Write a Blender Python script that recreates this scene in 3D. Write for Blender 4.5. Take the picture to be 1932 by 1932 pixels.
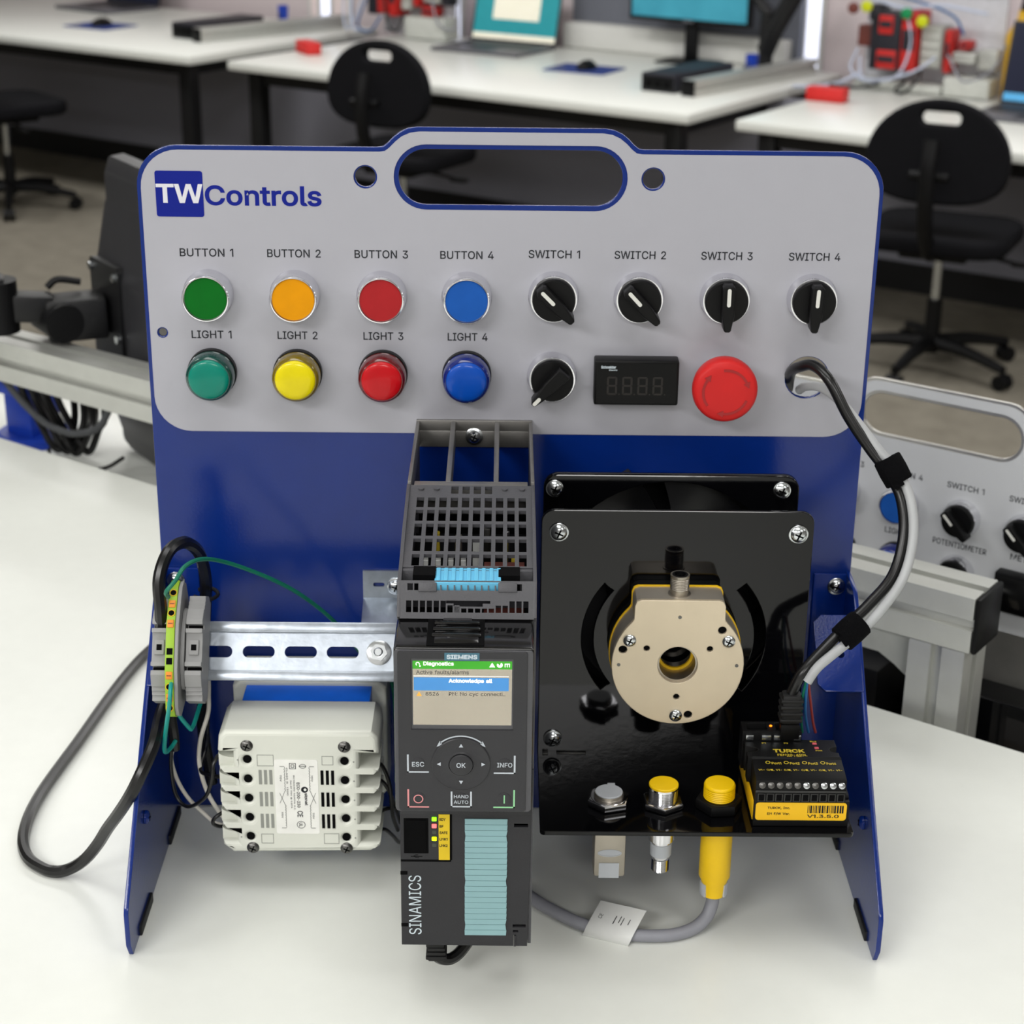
import bpy, bmesh, math, random
from mathutils import Vector, Matrix
random.seed(7)
PI = math.pi
S = 0.001            # all sizes below are millimetres
TABLE = 1.11         # height of the white worktop above the floor (m); z = 0 mm is the worktop
for o in list(bpy.data.objects): bpy.data.objects.remove(o)
scn = bpy.context.scene
COL = scn.collection

def lin(h):
    if isinstance(h, str):
        h = h.lstrip('#'); h = [int(h[i:i+2], 16)/255 for i in (0, 2, 4)]
    return tuple(v/12.92 if v <= .04045 else ((v+.055)/1.055)**2.4 for v in h[:3]) + (1,)
def W3(p): return Vector((p[0]*S, p[1]*S, TABLE+p[2]*S))

# ------------------------------------------------------------------ camera
def make_camera():
    pitch, yaw, roll = 0.377900725, -0.0064649554, 0.0115852473
    f = Vector((0, math.cos(pitch), -math.sin(pitch))); r = Vector((1, 0, 0)); u = r.cross(f)
    Rz = Matrix.Rotation(yaw, 3, 'Z'); f, r, u = Rz@f, Rz@r, Rz@u
    r2 = math.cos(roll)*r+math.sin(roll)*u; u2 = -math.sin(roll)*r+math.cos(roll)*u
    cd = bpy.data.cameras.new('camera'); co = bpy.data.objects.new('camera', cd); COL.objects.link(co)
    m = Matrix((r2, u2, -f)).transposed().to_4x4(); m.translation = W3((-3.9635, -1097.4745, 658.7434))
    co.matrix_world = m
    cd.sensor_width = 36; cd.lens = 3400/1932*36; cd.clip_start = .05; cd.clip_end = 60
    cd.dof.use_dof = True; cd.dof.focus_distance = 1.0; cd.dof.aperture_fstop = 15
    scn.camera = co
make_camera()
# ------------------------------------------------------------------ light and exposure
scn.view_settings.view_transform = 'Standard'; scn.view_settings.look = 'None'
scn.view_settings.exposure = 0.0; scn.view_settings.gamma = 1.0; scn.view_settings.use_curve_mapping = False
w = bpy.data.worlds.new('world'); scn.world = w; w.use_nodes = True
w.node_tree.nodes['Background'].inputs[0].default_value = (.75, .82, 1, 1)
w.node_tree.nodes['Background'].inputs[1].default_value = 0.25
HEAD = math.radians(-34.5)                     # the room runs at this angle to the trainer
D1 = Vector((math.cos(HEAD), math.sin(HEAD), 0)); D2 = Vector((-D1.y, D1.x, 0))
def RM(d1, d2, z=0): return D1*d1+D2*d2+Vector((0, 0, z))     # room axes (mm) to world (mm)
CEIL = 1650
LAMP = 17.0
LAMPS = [(-1750, -350), (150, -450), (2050, -350), (-1750, 1500), (150, 1500), (2050, 1500), (-4000, 1500),
         (-1750, -2500), (150, -2500), (2050, -2500), (-6200, 4000), (-4300, 4000), (-2400, 4000), (-500, 4000), (1400, 4000)]
POWER = [.42, .42, .42, .58, .46, .58, .9, 2.5, 2.8, 2.5, 1.7, 1.7, 1.7, 1.7, 1.7]
for k, (a, b) in enumerate(LAMPS):
    ld = bpy.data.lights.new('ceiling_lamp_light', 'AREA'); ld.shape = 'RECTANGLE'; ld.size = 1.18; ld.size_y = .58
    ld.energy = LAMP*POWER[k]; ld.color = (1, .99, .972)
    lo = bpy.data.objects.new('ceiling_lamp_light', ld); COL.objects.link(lo)
    p = W3(RM(a, b, CEIL-16)); lo.matrix_world = Matrix.Translation(p)@Matrix.Rotation(HEAD, 4, 'Z')

# ------------------------------------------------------------------ materials
MATS = {}
def mat(name, col, rough=.5, metal=0, bump=0, bscale=200, var=.06, emit=0, trans=0, ior=1.45, coat=0, spec=.5, alpha=1, alt=None, nscale=None):
    m = bpy.data.materials.new(name); m.use_nodes = True; nt = m.node_tree; b = nt.nodes['Principled BSDF']
    c = lin(col); ns = nt.nodes.new('ShaderNodeTexNoise'); ns.inputs['Scale'].default_value = nscale or 60
    ns.inputs['Detail'].default_value = 3
    tc = nt.nodes.new('ShaderNodeTexCoord'); nt.links.new(tc.outputs['Object'], ns.inputs['Vector'])
    rp = nt.nodes.new('ShaderNodeValToRGB'); rp.color_ramp.elements[0].position = .3; rp.color_ramp.elements[1].position = .7
    a2 = lin(alt) if alt else tuple(min(1, v*(1+var)) for v in c[:3])+(1,)
    rp.color_ramp.elements[0].color = tuple(v*(1-var) for v in c[:3])+(1,) if not alt else c
    rp.color_ramp.elements[1].color = a2
    nt.links.new(ns.outputs['Fac'], rp.inputs['Fac']); nt.links.new(rp.outputs['Color'], b.inputs['Base Color'])
    b.inputs['Roughness'].default_value = rough; b.inputs['Metallic'].default_value = metal
    b.inputs['Specular IOR Level'].default_value = spec
    b.inputs['Transmission Weight'].default_value = trans; b.inputs['IOR'].default_value = ior
    b.inputs['Coat Weight'].default_value = coat; b.inputs['Coat Roughness'].default_value = .08; b.inputs['Alpha'].default_value = alpha
    if emit:
        nt.links.new(rp.outputs['Color'], b.inputs['Emission Color']); b.inputs['Emission Strength'].default_value = emit
    if bump:
        n2 = nt.nodes.new('ShaderNodeTexNoise'); n2.inputs['Scale'].default_value = bscale; n2.inputs['Detail'].default_value = 2
        bp = nt.nodes.new('ShaderNodeBump'); bp.inputs['Strength'].default_value = bump; bp.inputs['Distance'].default_value = .0006
        nt.links.new(tc.outputs['Object'], n2.inputs['Vector']); nt.links.new(n2.outputs['Fac'], bp.inputs['Height'])
        nt.links.new(bp.outputs['Normal'], b.inputs['Normal'])
    MATS[name] = m
mat('worktop', '#e4e6e0', .3, bump=.05, bscale=900, var=.01)
mat('worktop_edge', '#c9cbc4', .5, var=.02)
mat('blue_coat', '#052672', .2, bump=.12, bscale=500, var=.03)
mat('face_white', '#a6a6ae', .34, var=.008, bump=.03, bscale=700)
mat('ink', '#1e2024', .7, spec=.2); mat('logo_blue', '#0c1c80', .5, spec=.2, var=.02); mat('logo_white', '#d4d4da', .4, var=.01)
mat('chrome', '#e6e6ea', .12, 1, var=.02); mat('zinc', '#aab1ba', .34, .88, bump=.15, bscale=350, var=.12, nscale=130)
mat('screw_metal', '#cfd3d6', .2, 1, var=.08); mat('nickel', '#aaa398', .38, .95, var=.05, bump=.1, bscale=700)
mat('nickel_face', '#d6c8b0', .45, .6, var=.05, bump=.06, bscale=700, nscale=25); mat('steel_dark', '#6b6a68', .35, 1)
mat('btn_green', '#04621a', .4, spec=.15); mat('btn_yellow', '#dc9204', .4, spec=.15); mat('btn_red', '#a42428', .4, spec=.15); mat('btn_blue', '#1c55a8', .4, spec=.15)
mat('lens_green', '#027a68', .28, coat=.2, spec=.25); mat('lens_yellow', '#dccb00', .28, coat=.2, spec=.25); mat('lens_red', '#b60814', .28, coat=.2, spec=.25); mat('lens_blue', '#0848aa', .28, coat=.2, spec=.25)
mat('ring_green', '#053a34', .15, coat=.6); mat('ring_yellow', '#6e5c06', .15, coat=.6); mat('ring_red', '#5c0a10', .15, coat=.6); mat('ring_blue', '#10206a', .15, coat=.6)
mat('black_plastic', '#0b0b0c', .42, var=.1, spec=.22); mat('black_gloss', '#0a0a0b', .12, var=.05, coat=.3); mat('black_coat', '#060608', .07, spec=.38, bump=.03, bscale=160, var=.05)
mat('black_rubber', '#0d0d0e', .6, bump=.2, var=.1); mat('black_cable', '#121213', .28, var=.1); mat('velcro', '#08080a', .95, bump=.9, bscale=900, spec=.1)
mat('white_mark', '#d8d8d2', .5); mat('estop_red', '#c42424', .42, spec=.25, bump=.06, var=.03); mat('estop_dark', '#9a1c1e', .45)
mat('grey_cable', '#8a8b93', .45); mat('pale_cable', '#a6a8aa', .4); mat('tag_white', '#d9dad8', .35)
mat('drive_grey', '#4b4b4f', .5, bump=.25, bscale=900, var=.04); mat('drive_grey_dark', '#29292c', .55, spec=.4, bump=.2, bscale=900); mat('void', '#050506', .8, spec=.1)
mat('cast_metal', '#8a8885', .4, .8, bump=.2); mat('sky_blue', '#62b4d8', .4); mat('cyan_label', '#86abb0', .6, var=.02)
mat('fascia', '#2f2f32', .36, spec=.35, bump=.12, bscale=600, var=.03); mat('fascia_top', '#46464a', .3, var=.05); mat('iop_mark', '#b9c0c8', .5); mat('pink_mark', '#d48a8c', .5); mat('green_mark', '#88c492', .5)
mat('siemens_teal', '#3f6a7c', .4); mat('pale_print', '#c6d2da', .5)
mat('screen_cream', '#d8cfba', .4, emit=1.0, var=.02); mat('screen_green', '#349620', .4, emit=.4); mat('screen_blue', '#4080bc', .4, emit=.4); mat('screen_white', '#f0f0ea', .4, emit=.8); mat('screen_ink', '#4a463e', .5); mat('screen_amber', '#d89a3a', .5, emit=.5)
mat('led_green', '#7aff10', .4, emit=2.2); mat('led_red', '#ff5a5a', .4, emit=2.0); mat('led_lime', '#d8ff00', .4, emit=2.2); mat('led_off', '#3c4238', .4); mat('led_orange', '#ff7a10', .4, emit=3)
mat('yellow_label', '#f0bc10', .45, var=.02); mat('yellow_strip', '#d8b810', .45); mat('yellow_plastic', '#f0c400', .4, var=.02); mat('yellow_gasket', '#e0b414', .5)
mat('terminal_grey', '#8f8f8f', .55, var=.03); mat('pe_green', '#93b82c', .5); mat('orange_push', '#e08a2c', .5); mat('teal_wire', '#0e8f86', .4); mat('green_wire', '#0c6a52', .4); mat('dark_green_wire', '#123c34', .5); mat('red_wire', '#7c2420', .5); mat('blue_wire', '#1c5c94', .5); mat('white_wire', '#d6d2c8', .45)
mat('transformer_shell', '#d8dad0', .42, var=.015); mat('transformer_core', '#1264d8', .35); mat('label_paper', '#ebebe6', .5); mat('shell_recess', '#8d8f89', .5); mat('brown_part', '#6e3830', .5)
mat('sensor_grey', '#b2b6bc', .4, var=.03); mat('gold_print', '#c8b032', .5); mat('tape_red', '#c0505a', .5)
mat('aluminium', '#c6c7c2', .36, .55, bump=.05, var=.03); mat('aluminium_dark', '#63646a', .5, .5); mat('trainer_white', '#c6c8cb', .38, var=.01); mat('rim_silver', '#b5b3ad', .3, .8)
mat('carpet', '#6e695f', .95, bump=.8, bscale=300, var=.16, nscale=12, alt='#7c776c', spec=.1); mat('wall_lower', '#8a8a94', .6, var=.02); mat('wall_pale', '#ddd0d2', .7, var=.02); mat('partition_grey', '#6f727c', .7, var=.03); mat('baseboard_black', '#141416', .5)
mat('ceiling_white', '#d8d8d4', .8, var=.02); mat('lamp_panel', '#ffffff', .5, emit=1.0, var=0); mat('blind_lit', '#e8ecff', .5, emit=1.15, var=.02); mat('blind_pale', '#e6d6d4', .6, emit=.12)
mat('wall_side', '#b8b6b2', .7, var=.02)
mat('chair_fabric', '#0c0c10', .85, bump=.5, bscale=500, spec=.2); mat('chair_plastic', '#08080a', .5, spec=.3); mat('desk_steel', '#0c0c0e', .5)
mat('laptop_grey', '#6c6c72', .4, .4); mat('keys_dark', '#26262a', .5); mat('screen_teal', '#1f8088', .4, emit=.55); mat('screen_pale', '#d6d2c0', .4, emit=.6); mat('monitor_blue', '#2a7488', .4, emit=.5, alt='#3f93a6', nscale=4); mat('screen_navy', '#161a30', .3, emit=.2); mat('screen_sky', '#4f9ac8', .4, emit=.5)
mat('red_module', '#c02420', .45); mat('red_block', '#d02a28', .5); mat('dark_module', '#22222a', .5); mat('grey_module', '#a9aaa4', .5); mat('blue_plastic', '#1a3fb0', .35); mat('mousepad_blue', '#22387c', .8); mat('tube_clear', '#c4cce0', .3); mat('lime_knob', '#c8d010', .4); mat('green_knob', '#0c8a50', .4); mat('board_pale', '#c8c8ce', .6); mat('yellow_bottle', '#d6a818', .4)
mat('monitor_shell', '#2a2a2d', .42, bump=.15, bscale=600); mat('cell_white', '#c4c6c0', .45)
mat('meter_glass', '#050506', .3, spec=.2); mat('cast_nickel', '#c4bcb0', .4, .75, bump=.1)
mat('fan_grey', '#1b1b1d', .32)
mat('sleeve_grey', '#55575a', .6, bump=.8, bscale=700)

# ------------------------------------------------------------------ geometry helpers
def frame(o, x, y):
    x = Vector(x).normalized(); y = Vector(y).normalized(); z = x.cross(y)
    m = Matrix((x, y, z)).transposed().to_4x4(); m.translation = Vector(o); return m
def FRONT(x=0, y=0, z=0): return frame((x, y, z), (1, 0, 0), (0, 0, 1))      # drawing plane facing the viewer (-y)
def TOP(x=0, y=0, z=0): return frame((x, y, z), (1, 0, 0), (0, 1, 0))
def SIDE(x=0, y=0, z=0): return frame((x, y, z), (0, 1, 0), (0, 0, 1))       # (y, z) profile, extruded along +x
def rrect(x0, y0, x1, y1, r, n=6):
    o = []
    for cx, cy, a in ((x1-r, y1-r, 0), (x0+r, y1-r, 90), (x0+r, y0+r, 180), (x1-r, y0+r, 270)):
        for k in range(n+1):
            t = math.radians(a+90*k/n); o.append((cx+r*math.cos(t), cy+r*math.sin(t)))
    return o
def circ(cx, cy, r, n=28, ry=None): return [(cx+r*math.cos(2*PI*k/n), cy+(ry or r)*math.sin(2*PI*k/n)) for k in range(n)]
def rect(x0, y0, x1, y1): return [(x0, y0), (x1, y0), (x1, y1), (x0, y1)]
def arcband(cx, cy, r0, r1, a0, a1, n=16):
    A = [math.radians(a0+(a1-a0)*k/n) for k in range(n+1)]
    return [(cx+r1*math.cos(a), cy+r1*math.sin(a)) for a in A]+[(cx+r0*math.cos(a), cy+r0*math.sin(a)) for a in reversed(A)]
def smooth_path(pts, n=7):
    P = [Vector(p) for p in pts]
    if len(P) < 3: return P
    P = [2*P[0]-P[1]]+P+[2*P[-1]-P[-2]]; o = []
    for i in range(1, len(P)-2):
        a, b, c, d = P[i-1:i+3]
        for k in range(n):
            t = k/n; o.append(.5*((2*b)+(c-a)*t+(2*a-5*b+4*c-d)*t*t+(3*b-a-3*c+d)*t**3))
    o.append(P[-2]); return o
# outlines of the sans serif letters used for all printing (per thousand of the em)
GLYPHS = {}
for _l in """,188|38,-119 68,71 137,71 84,-119
-453|337,244 337,188 114,188 114,244
.188|95,-4 78,-1 63,9 53,24 50,41 53,59 63,73 78,83 95,87 113,83 128,73 138,59 141,41 138,24 128,9 113,-1
/249|235,533 71,-76 14,-76 178,533
0453|227,-7 174,1 130,24 95,62 69,113 57,155 50,202 48,254 50,306 57,353 69,395 95,447 130,484 174,508 227,516 279,508 323,484 358,447 384,395 396,353 403,306 405,254 403,202 396,155 384,113 359,62 323,24 279,1|227,50 261,56 290,74 313,103 330,144 340,194 344,254 340,314 330,365 313,405 290,435 261,453 227,460 192,453 163,435 140,405 123,365 113,314 109,254 113,194 123,144 140,103 163,74 192,56
1300|216,509 216,0 152,0 152,448 149,448 26,358 26,427 138,509
2453|64,0 64,47 234,229 261,257 282,282 299,305 311,327 318,348 320,371 317,397 308,419 293,436 273,449 250,457 224,460 196,457 172,447 153,433 139,413 130,390 127,362 66,362 71,405 86,442 111,473 143,496 182,511 225,516 268,511 306,497 337,474 361,445 376,411 381,372 378,345 371,318 357,290 336,259 306,223 267,180 153,60 153,57 389,57 389,0
3453|218,-7 173,-3 133,10 98,30 70,57 52,91 44,132 109,132 115,107 126,87 144,71 165,59 191,52 219,50 248,53 275,61 297,74 315,93 325,116 329,145 326,172 316,196 299,217 275,234 242,244 201,248 157,248 157,299 288,448 288,452 70,452 70,509 372,509 372,461 211,278 211,289 264,288 308,276 344,253 371,222 387,186 393,145 387,103 370,66 344,36 309,12 266,-2
4453|40,105 40,158 247,509 311,509 109,166 109,163 413,163 413,105|282,0 282,121 282,146 282,318 343,318 343,0
5453|221,-7 178,-2 140,11 108,32 83,60 66,93 60,130 122,130 127,108 138,89 154,73 173,60 196,52 221,50 250,53 276,64 298,82 314,104 324,131 328,162 324,193 314,221 297,244 275,262 248,273 218,277 192,275 167,268 145,258 128,246 67,253 96,509 366,509 366,452 151,452 134,301 136,301 155,315 178,325 203,331 229,334 263,330 294,321 321,306 345,285 364,260 379,231 388,199 391,163 385,117 369,76 343,41 309,15 268,-1
6453|226,-7 182,-1 142,15 109,40 84,74 69,115 64,162 68,199 80,239 102,285 137,340 252,509 322,509 151,261 145,261 154,275 165,288 179,299 196,307 214,312 235,314 278,309 316,295 346,271 370,240 384,201 389,157 384,112 368,73 343,39 310,14 271,-2|226,48 254,52 279,63 299,79 314,101 324,128 327,157 324,187 314,213 299,235 279,251 254,262 226,265 198,262 174,252 153,235 138,214 128,188 125,158 128,128 138,102 153,79 174,63 198,52
7453|97,0 323,448 323,452 62,452 62,509 391,509 391,449 165,0
8453|226,-7 178,-2 136,11 101,33 74,62 57,96 52,135 55,166 65,195 81,220 101,241 125,256 153,265 153,267 119,282 93,308 76,342 70,380 75,417 90,450 114,477 146,498 184,511 226,516 269,511 306,498 337,477 361,450 377,417 382,380 376,342 359,308 333,282 300,267 300,265 327,256 351,241 372,220 387,195 397,166 401,135 395,96 378,62 352,33 317,11 275,-2|226,49 258,52 285,60 307,74 323,91 333,113 337,139 333,165 322,189 305,208 283,223 256,232 226,235 196,232 169,223 147,208 130,189 119,165 115,139 119,113 129,91 145,74 167,60 195,52|226,290 252,292 274,300 293,313 307,330 316,351 319,376 316,399 308,420 294,437 275,449 252,457 226,460 200,457 177,449 159,437 145,420 136,399 133,376 136,351 145,330 159,313 178,300 201,292
:188|95,-4 78,-1 63,9 53,24 50,41 53,59 63,73 78,83 95,87 113,83 128,73 138,59 141,41 138,24 128,9 113,-1|95,271 78,274 63,284 53,299 50,316 53,334 63,349 78,359 95,362 113,359 128,349 138,334 141,316 138,299 128,284 113,274
@676|355,-135 307,-133 262,-126 221,-114 167,-88 122,-53 87,-8 61,46 50,87 43,131 40,179 43,226 50,269 61,309 87,363 123,408 167,444 220,470 260,482 303,489 349,492 394,489 435,482 472,469 522,442 562,407 594,366 617,319 631,268 635,215 634,178 631,142 625,107 615,76 599,49 579,28 551,15 517,11 497,12 476,17 457,24 441,36 429,50 423,68 420,68 408,48 388,30 361,17 326,13 285,18 251,35 224,62 204,96 192,137 188,182 193,226 207,265 228,297 257,322 291,338 330,343 360,340 385,331 404,319 416,306 419,306 419,335 474,335 474,110 476,91 485,74 499,63 518,59 540,63 557,76 568,97 576,127 580,166 581,215 577,259 567,301 548,339 523,373 490,402 450,424 402,438 347,442 292,438 242,424 199,402 164,372 135,334 115,289 102,236 98,178 102,119 115,66 135,21 165,-17 201,-46 246,-68 298,-81 357,-85 385,-84 412,-80 436,-75 458,-69 476,-63 489,-59 504,-107 487,-113 464,-120 438,-126 411,-131 383,-134|329,65 359,68 382,78 400,95 412,118 419,148 422,185 419,221 411,249 399,269 381,282 358,289 331,292 305,288 283,277 265,260 252,239 244,213 242,185 244,154 251,125 262,101 279,81 301,69
A480|16,0 201,509 276,509 463,0 395,0 287,302 276,334 264,372 250,420 232,478 245,478 228,419 213,371 201,333 191,302 85,0|110,142 110,199 370,199 370,142
B456|60,0 60,509 241,509 289,504 329,491 359,469 381,442 394,410 398,374 395,344 387,320 373,301 356,286 336,275 315,267 315,262 339,257 363,245 385,227 402,203 414,173 418,136 413,100 400,67 377,39 344,18 301,4 247,0|125,57 245,57 296,63 330,80 349,105 355,137 352,161 342,184 327,203 306,218 279,228 248,231 125,231|125,285 238,285 265,288 288,296 308,309 323,326 333,348 336,372 330,403 313,429 283,446 240,452 125,452
C510|267,-7 225,-3 186,7 150,25 119,49 92,79 70,115 53,157 44,203 40,254 44,305 53,352 70,393 92,429 119,459 150,484 186,501 225,512 267,516 305,513 340,504 373,490 402,471 427,447 448,418 463,385 473,348 408,348 401,373 389,395 375,413 357,428 337,440 315,449 292,454 267,456 223,450 184,432 150,403 125,364 109,314 103,254 109,194 125,145 151,105 184,76 223,59 267,53 292,55 315,60 337,69 357,81 375,96 389,114 401,136 408,160 473,160 463,124 448,91 428,62 402,38 373,19 341,5 305,-4
D502|219,0 96,0 96,57 215,57 272,63 318,81 354,110 379,149 394,198 399,255 394,312 379,361 354,399 320,428 275,446 221,452 93,452 93,509 225,509 273,505 315,495 353,478 399,441 433,391 449,351 458,306 462,255 458,205 449,159 433,119 411,83 384,54 351,31 312,14 268,3|125,509 125,0 60,0 60,509
E419|60,0 60,509 372,509 372,452 125,452 125,286 355,286 355,229 125,229 125,57 375,57 375,0
F410|60,0 60,509 369,509 369,452 125,452 125,278 346,278 346,221 125,221 125,0
G520|269,-7 225,-3 185,7 149,25 118,49 91,79 69,116 53,157 43,203 40,254 43,305 53,352 69,393 91,429 117,459 149,484 184,501 223,512 265,516 304,513 340,504 374,489 403,469 429,445 449,416 465,384 474,349 408,349 399,372 387,393 373,411 356,427 337,439 315,448 291,454 265,456 222,450 183,432 150,404 125,364 109,314 103,254 109,194 125,145 151,105 184,76 224,59 269,53 309,57 345,71 374,93 396,123 410,160 415,202 434,199 283,199 283,256 478,256 478,200 471,141 451,91 419,50 377,19 326,0
H517|60,0 60,509 125,509 125,289 392,289 392,509 457,509 457,0 392,0 392,232 125,232 125,0
I301|31,0 31,57 118,57 118,452 31,452 31,509 269,509 269,452 183,452 183,57 269,57 269,0
K467|104,145 104,216 122,239 139,261 157,282 174,303 193,324 212,344 364,509 448,509 231,276 228,276|60,0 60,509 125,509 125,334 124,225 125,193 125,0|372,0 188,259 228,309 449,0
L393|60,0 60,509 125,509 125,57 361,57 361,0
M628|60,0 60,509 152,509 277,187 282,174 287,159 293,141 299,123 305,103 311,84 317,65 322,49 307,49 312,65 318,83 324,102 330,121 336,140 342,158 348,174 352,187 476,509 568,509 568,0 504,0 504,291 504,308 504,327 505,347 505,369 506,413 507,435 507,457 513,457 505,433 498,409 490,386 482,363 474,341 467,322 461,305 456,291 342,0 286,0 170,291 165,304 159,321 152,340 145,361 137,384 129,408 121,432 112,457 119,457 119,437 120,416 120,394 121,372 122,328 122,309 122,291 122,0
N523|60,0 60,509 136,509 343,183 352,169 363,151 375,130 388,107 401,82 414,55 405,54 402,81 401,108 400,134 399,157 399,178 399,195 399,509 463,509 463,0 387,0 202,290 190,310 177,331 164,354 148,381 130,413 108,452 119,454 121,417 122,384 123,354 124,328 125,307 125,291 125,0
O533|267,-7 225,-3 186,7 150,25 119,49 92,79 70,115 53,157 44,203 40,254 44,305 53,352 70,393 92,429 119,459 150,484 186,501 225,512 267,516 309,512 348,501 384,484 415,459 442,429 464,393 480,352 490,305 493,254 490,203 480,157 464,115 442,79 415,49 384,25 348,7 309,-3|267,53 310,59 349,76 383,105 408,144 425,194 430,254 425,314 408,365 383,404 349,433 310,450 267,456 223,450 184,433 151,404 125,364 109,314 103,254 109,194 125,144 151,105 184,76 223,59
P445|60,0 60,509 235,509 289,503 332,487 366,462 390,430 404,391 409,348 404,304 390,265 366,233 332,207 289,191 235,186 109,186 109,242 233,242 269,246 297,256 318,272 333,294 342,319 344,348 342,376 333,402 318,423 297,439 268,449 232,452 125,452 125,0
Q533|245,159 313,159 369,85 384,65 468,-48 401,-48 346,27 331,46|267,-7 225,-3 186,7 150,25 119,49 92,79 70,115 53,157 44,203 40,254 44,305 53,352 70,393 92,429 119,459 150,484 186,501 225,512 267,516 309,512 348,501 384,484 415,459 442,429 464,393 480,352 490,305 493,254 490,203 480,157 464,115 442,79 415,49 384,25 348,7 309,-3|267,53 310,59 349,76 383,105 408,144 425,194 430,254 425,314 408,365 383,404 349,433 310,450 267,456 223,450 184,433 151,404 125,364 109,314 103,254 109,194 125,144 151,105 184,76 223,59
R449|60,0 60,509 236,509 290,504 333,489 367,465 390,433 405,395 409,352 405,309 390,271 367,240 333,217 289,203 236,198 96,198 96,255 234,255 269,258 298,267 319,281 334,300 342,324 345,352 342,380 334,405 319,425 298,440 269,449 233,452 125,452 125,0|353,0 230,229 303,229 428,0
S447|224,-9 172,-4 128,9 91,31 64,60 46,96 38,137 104,137 110,110 123,88 142,71 166,59 194,52 224,49 257,52 286,60 311,74 329,92 341,114 346,139 342,161 332,179 316,193 296,205 272,214 245,222 184,239 128,260 86,289 60,326 52,372 58,413 75,448 102,476 138,498 180,511 227,516 275,511 316,498 351,476 377,449 394,415 401,378 337,378 326,412 302,437 267,453 225,459 194,456 167,448 145,435 129,418 118,398 115,376 119,352 131,334 148,319 169,308 191,300 212,293 264,279 287,272 312,264 336,252 359,238 379,220 395,198 405,171 408,139 403,99 386,64 360,34 323,11 278,-4
T449|32,452 32,509 417,509 417,452 257,452 257,0 193,0 193,452
U517|259,-8 203,-2 154,15 114,43 85,80 66,124 60,173 60,509 124,509 124,178 128,144 141,113 160,87 187,68 220,56 259,52 298,56 331,68 357,87 377,113 389,144 393,178 393,509 457,509 457,173 451,124 433,80 403,43 363,15 315,-2
V480|204,0 16,509 84,509 192,206 203,176 215,137 230,89 248,31 235,31 252,90 267,138 279,176 290,206 395,509 463,509 278,0
W686|155,0 16,509 82,509 163,196 170,171 175,145 181,120 187,94 192,67 197,40 189,40 194,67 200,94 205,120 211,145 218,171 224,196 306,509 380,509 462,196 468,171 474,145 480,120 486,94 492,67 497,40 488,40 493,67 499,94 504,120 510,145 517,171 523,196 603,509 670,509 530,0 455,0 368,323 359,356 351,391 344,431 336,475 350,475 342,433 335,395 327,359 318,323 230,0
X474|18,0 217,284 217,236 29,509 104,509 178,400 192,379 204,361 214,345 223,329 233,312 243,292 232,292 243,311 252,329 261,345 272,361 284,379 298,400 374,509 446,509 259,239 259,287 456,0 382,0 292,129 279,149 268,165 259,180 250,195 241,212 230,231 244,231 235,213 225,196 216,181 206,166 195,149 182,129 91,0
Y472|203,0 203,208 16,509 91,509 192,344 208,318 222,292 236,264 250,230 224,230 237,265 251,293 265,318 280,344 381,509 455,509 268,208 268,0
a389|160,-9 126,-5 94,5 68,22 48,45 35,73 30,108 34,138 43,161 58,179 78,193 100,203 125,211 152,216 178,220 209,224 234,227 252,230 265,235 273,243 276,255 276,257 273,279 267,297 256,311 240,322 220,329 196,331 171,329 149,322 132,313 118,301 107,288 100,274 41,291 57,322 79,346 104,364 133,375 163,382 194,384 215,383 239,379 263,372 286,360 306,343 322,320 333,290 337,251 337,0 277,0 277,52 272,52 264,38 252,25 236,12 215,1 190,-6|170,45 202,49 228,59 248,74 263,93 272,115 276,138 276,190 270,186 259,182 246,179 231,176 216,173 200,171 186,169 175,168 154,164 134,159 117,150 103,139 95,124 92,105 94,87 102,72 114,61 130,52 149,47
c396|207,-8 159,-2 117,16 82,46 56,85 40,133 34,187 40,243 56,291 82,330 117,360 159,378 207,384 234,383 260,377 284,368 305,356 324,341 340,322 353,301 362,277 303,262 298,276 290,289 281,301 270,311 257,319 242,325 226,329 207,330 173,325 145,310 124,287 108,258 99,224 96,187 99,151 108,117 124,89 145,66 173,51 207,46 226,48 243,52 258,58 271,66 282,76 292,89 299,102 304,117 363,102 354,78 341,56 325,37 306,21 285,9 261,-1 235,-6
d424|195,-8 151,-2 111,16 79,45 55,84 39,133 34,189 39,245 55,293 79,332 112,361 151,378 196,384 228,381 253,373 272,360 287,346 298,331 306,319 311,319 311,509 372,509 372,0 313,0 313,59 307,59 298,46 287,31 272,17 252,4 227,-5|205,47 236,51 263,65 284,86 299,115 309,150 312,189 309,229 300,263 284,291 263,312 237,325 205,330 172,325 145,311 124,290 108,261 99,227 96,189 99,151 109,117 124,88 145,66 172,51
e404|212,-8 161,-2 117,16 82,46 56,85 40,132 34,187 39,242 55,290 81,329 115,359 157,378 205,384 236,382 266,374 294,361 319,341 341,315 357,282 368,242 371,194 371,169 75,169 75,221 338,221 310,202 307,237 298,269 283,294 263,314 237,326 205,330 173,326 146,313 125,294 109,270 99,241 96,211 96,178 100,139 110,106 128,80 151,61 179,50 212,46 234,48 254,53 271,61 285,73 297,88 306,105 365,91 353,63 335,39 311,19 283,4 249,-5
f254|228,379 228,327 6,327 6,379|81,0 81,432 84,461 96,486 113,505 135,519 161,527 187,530 207,529 222,527 234,524 243,521 227,468 222,470 215,472 206,473 195,474 171,470 154,460 145,443 142,419 142,0
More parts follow.
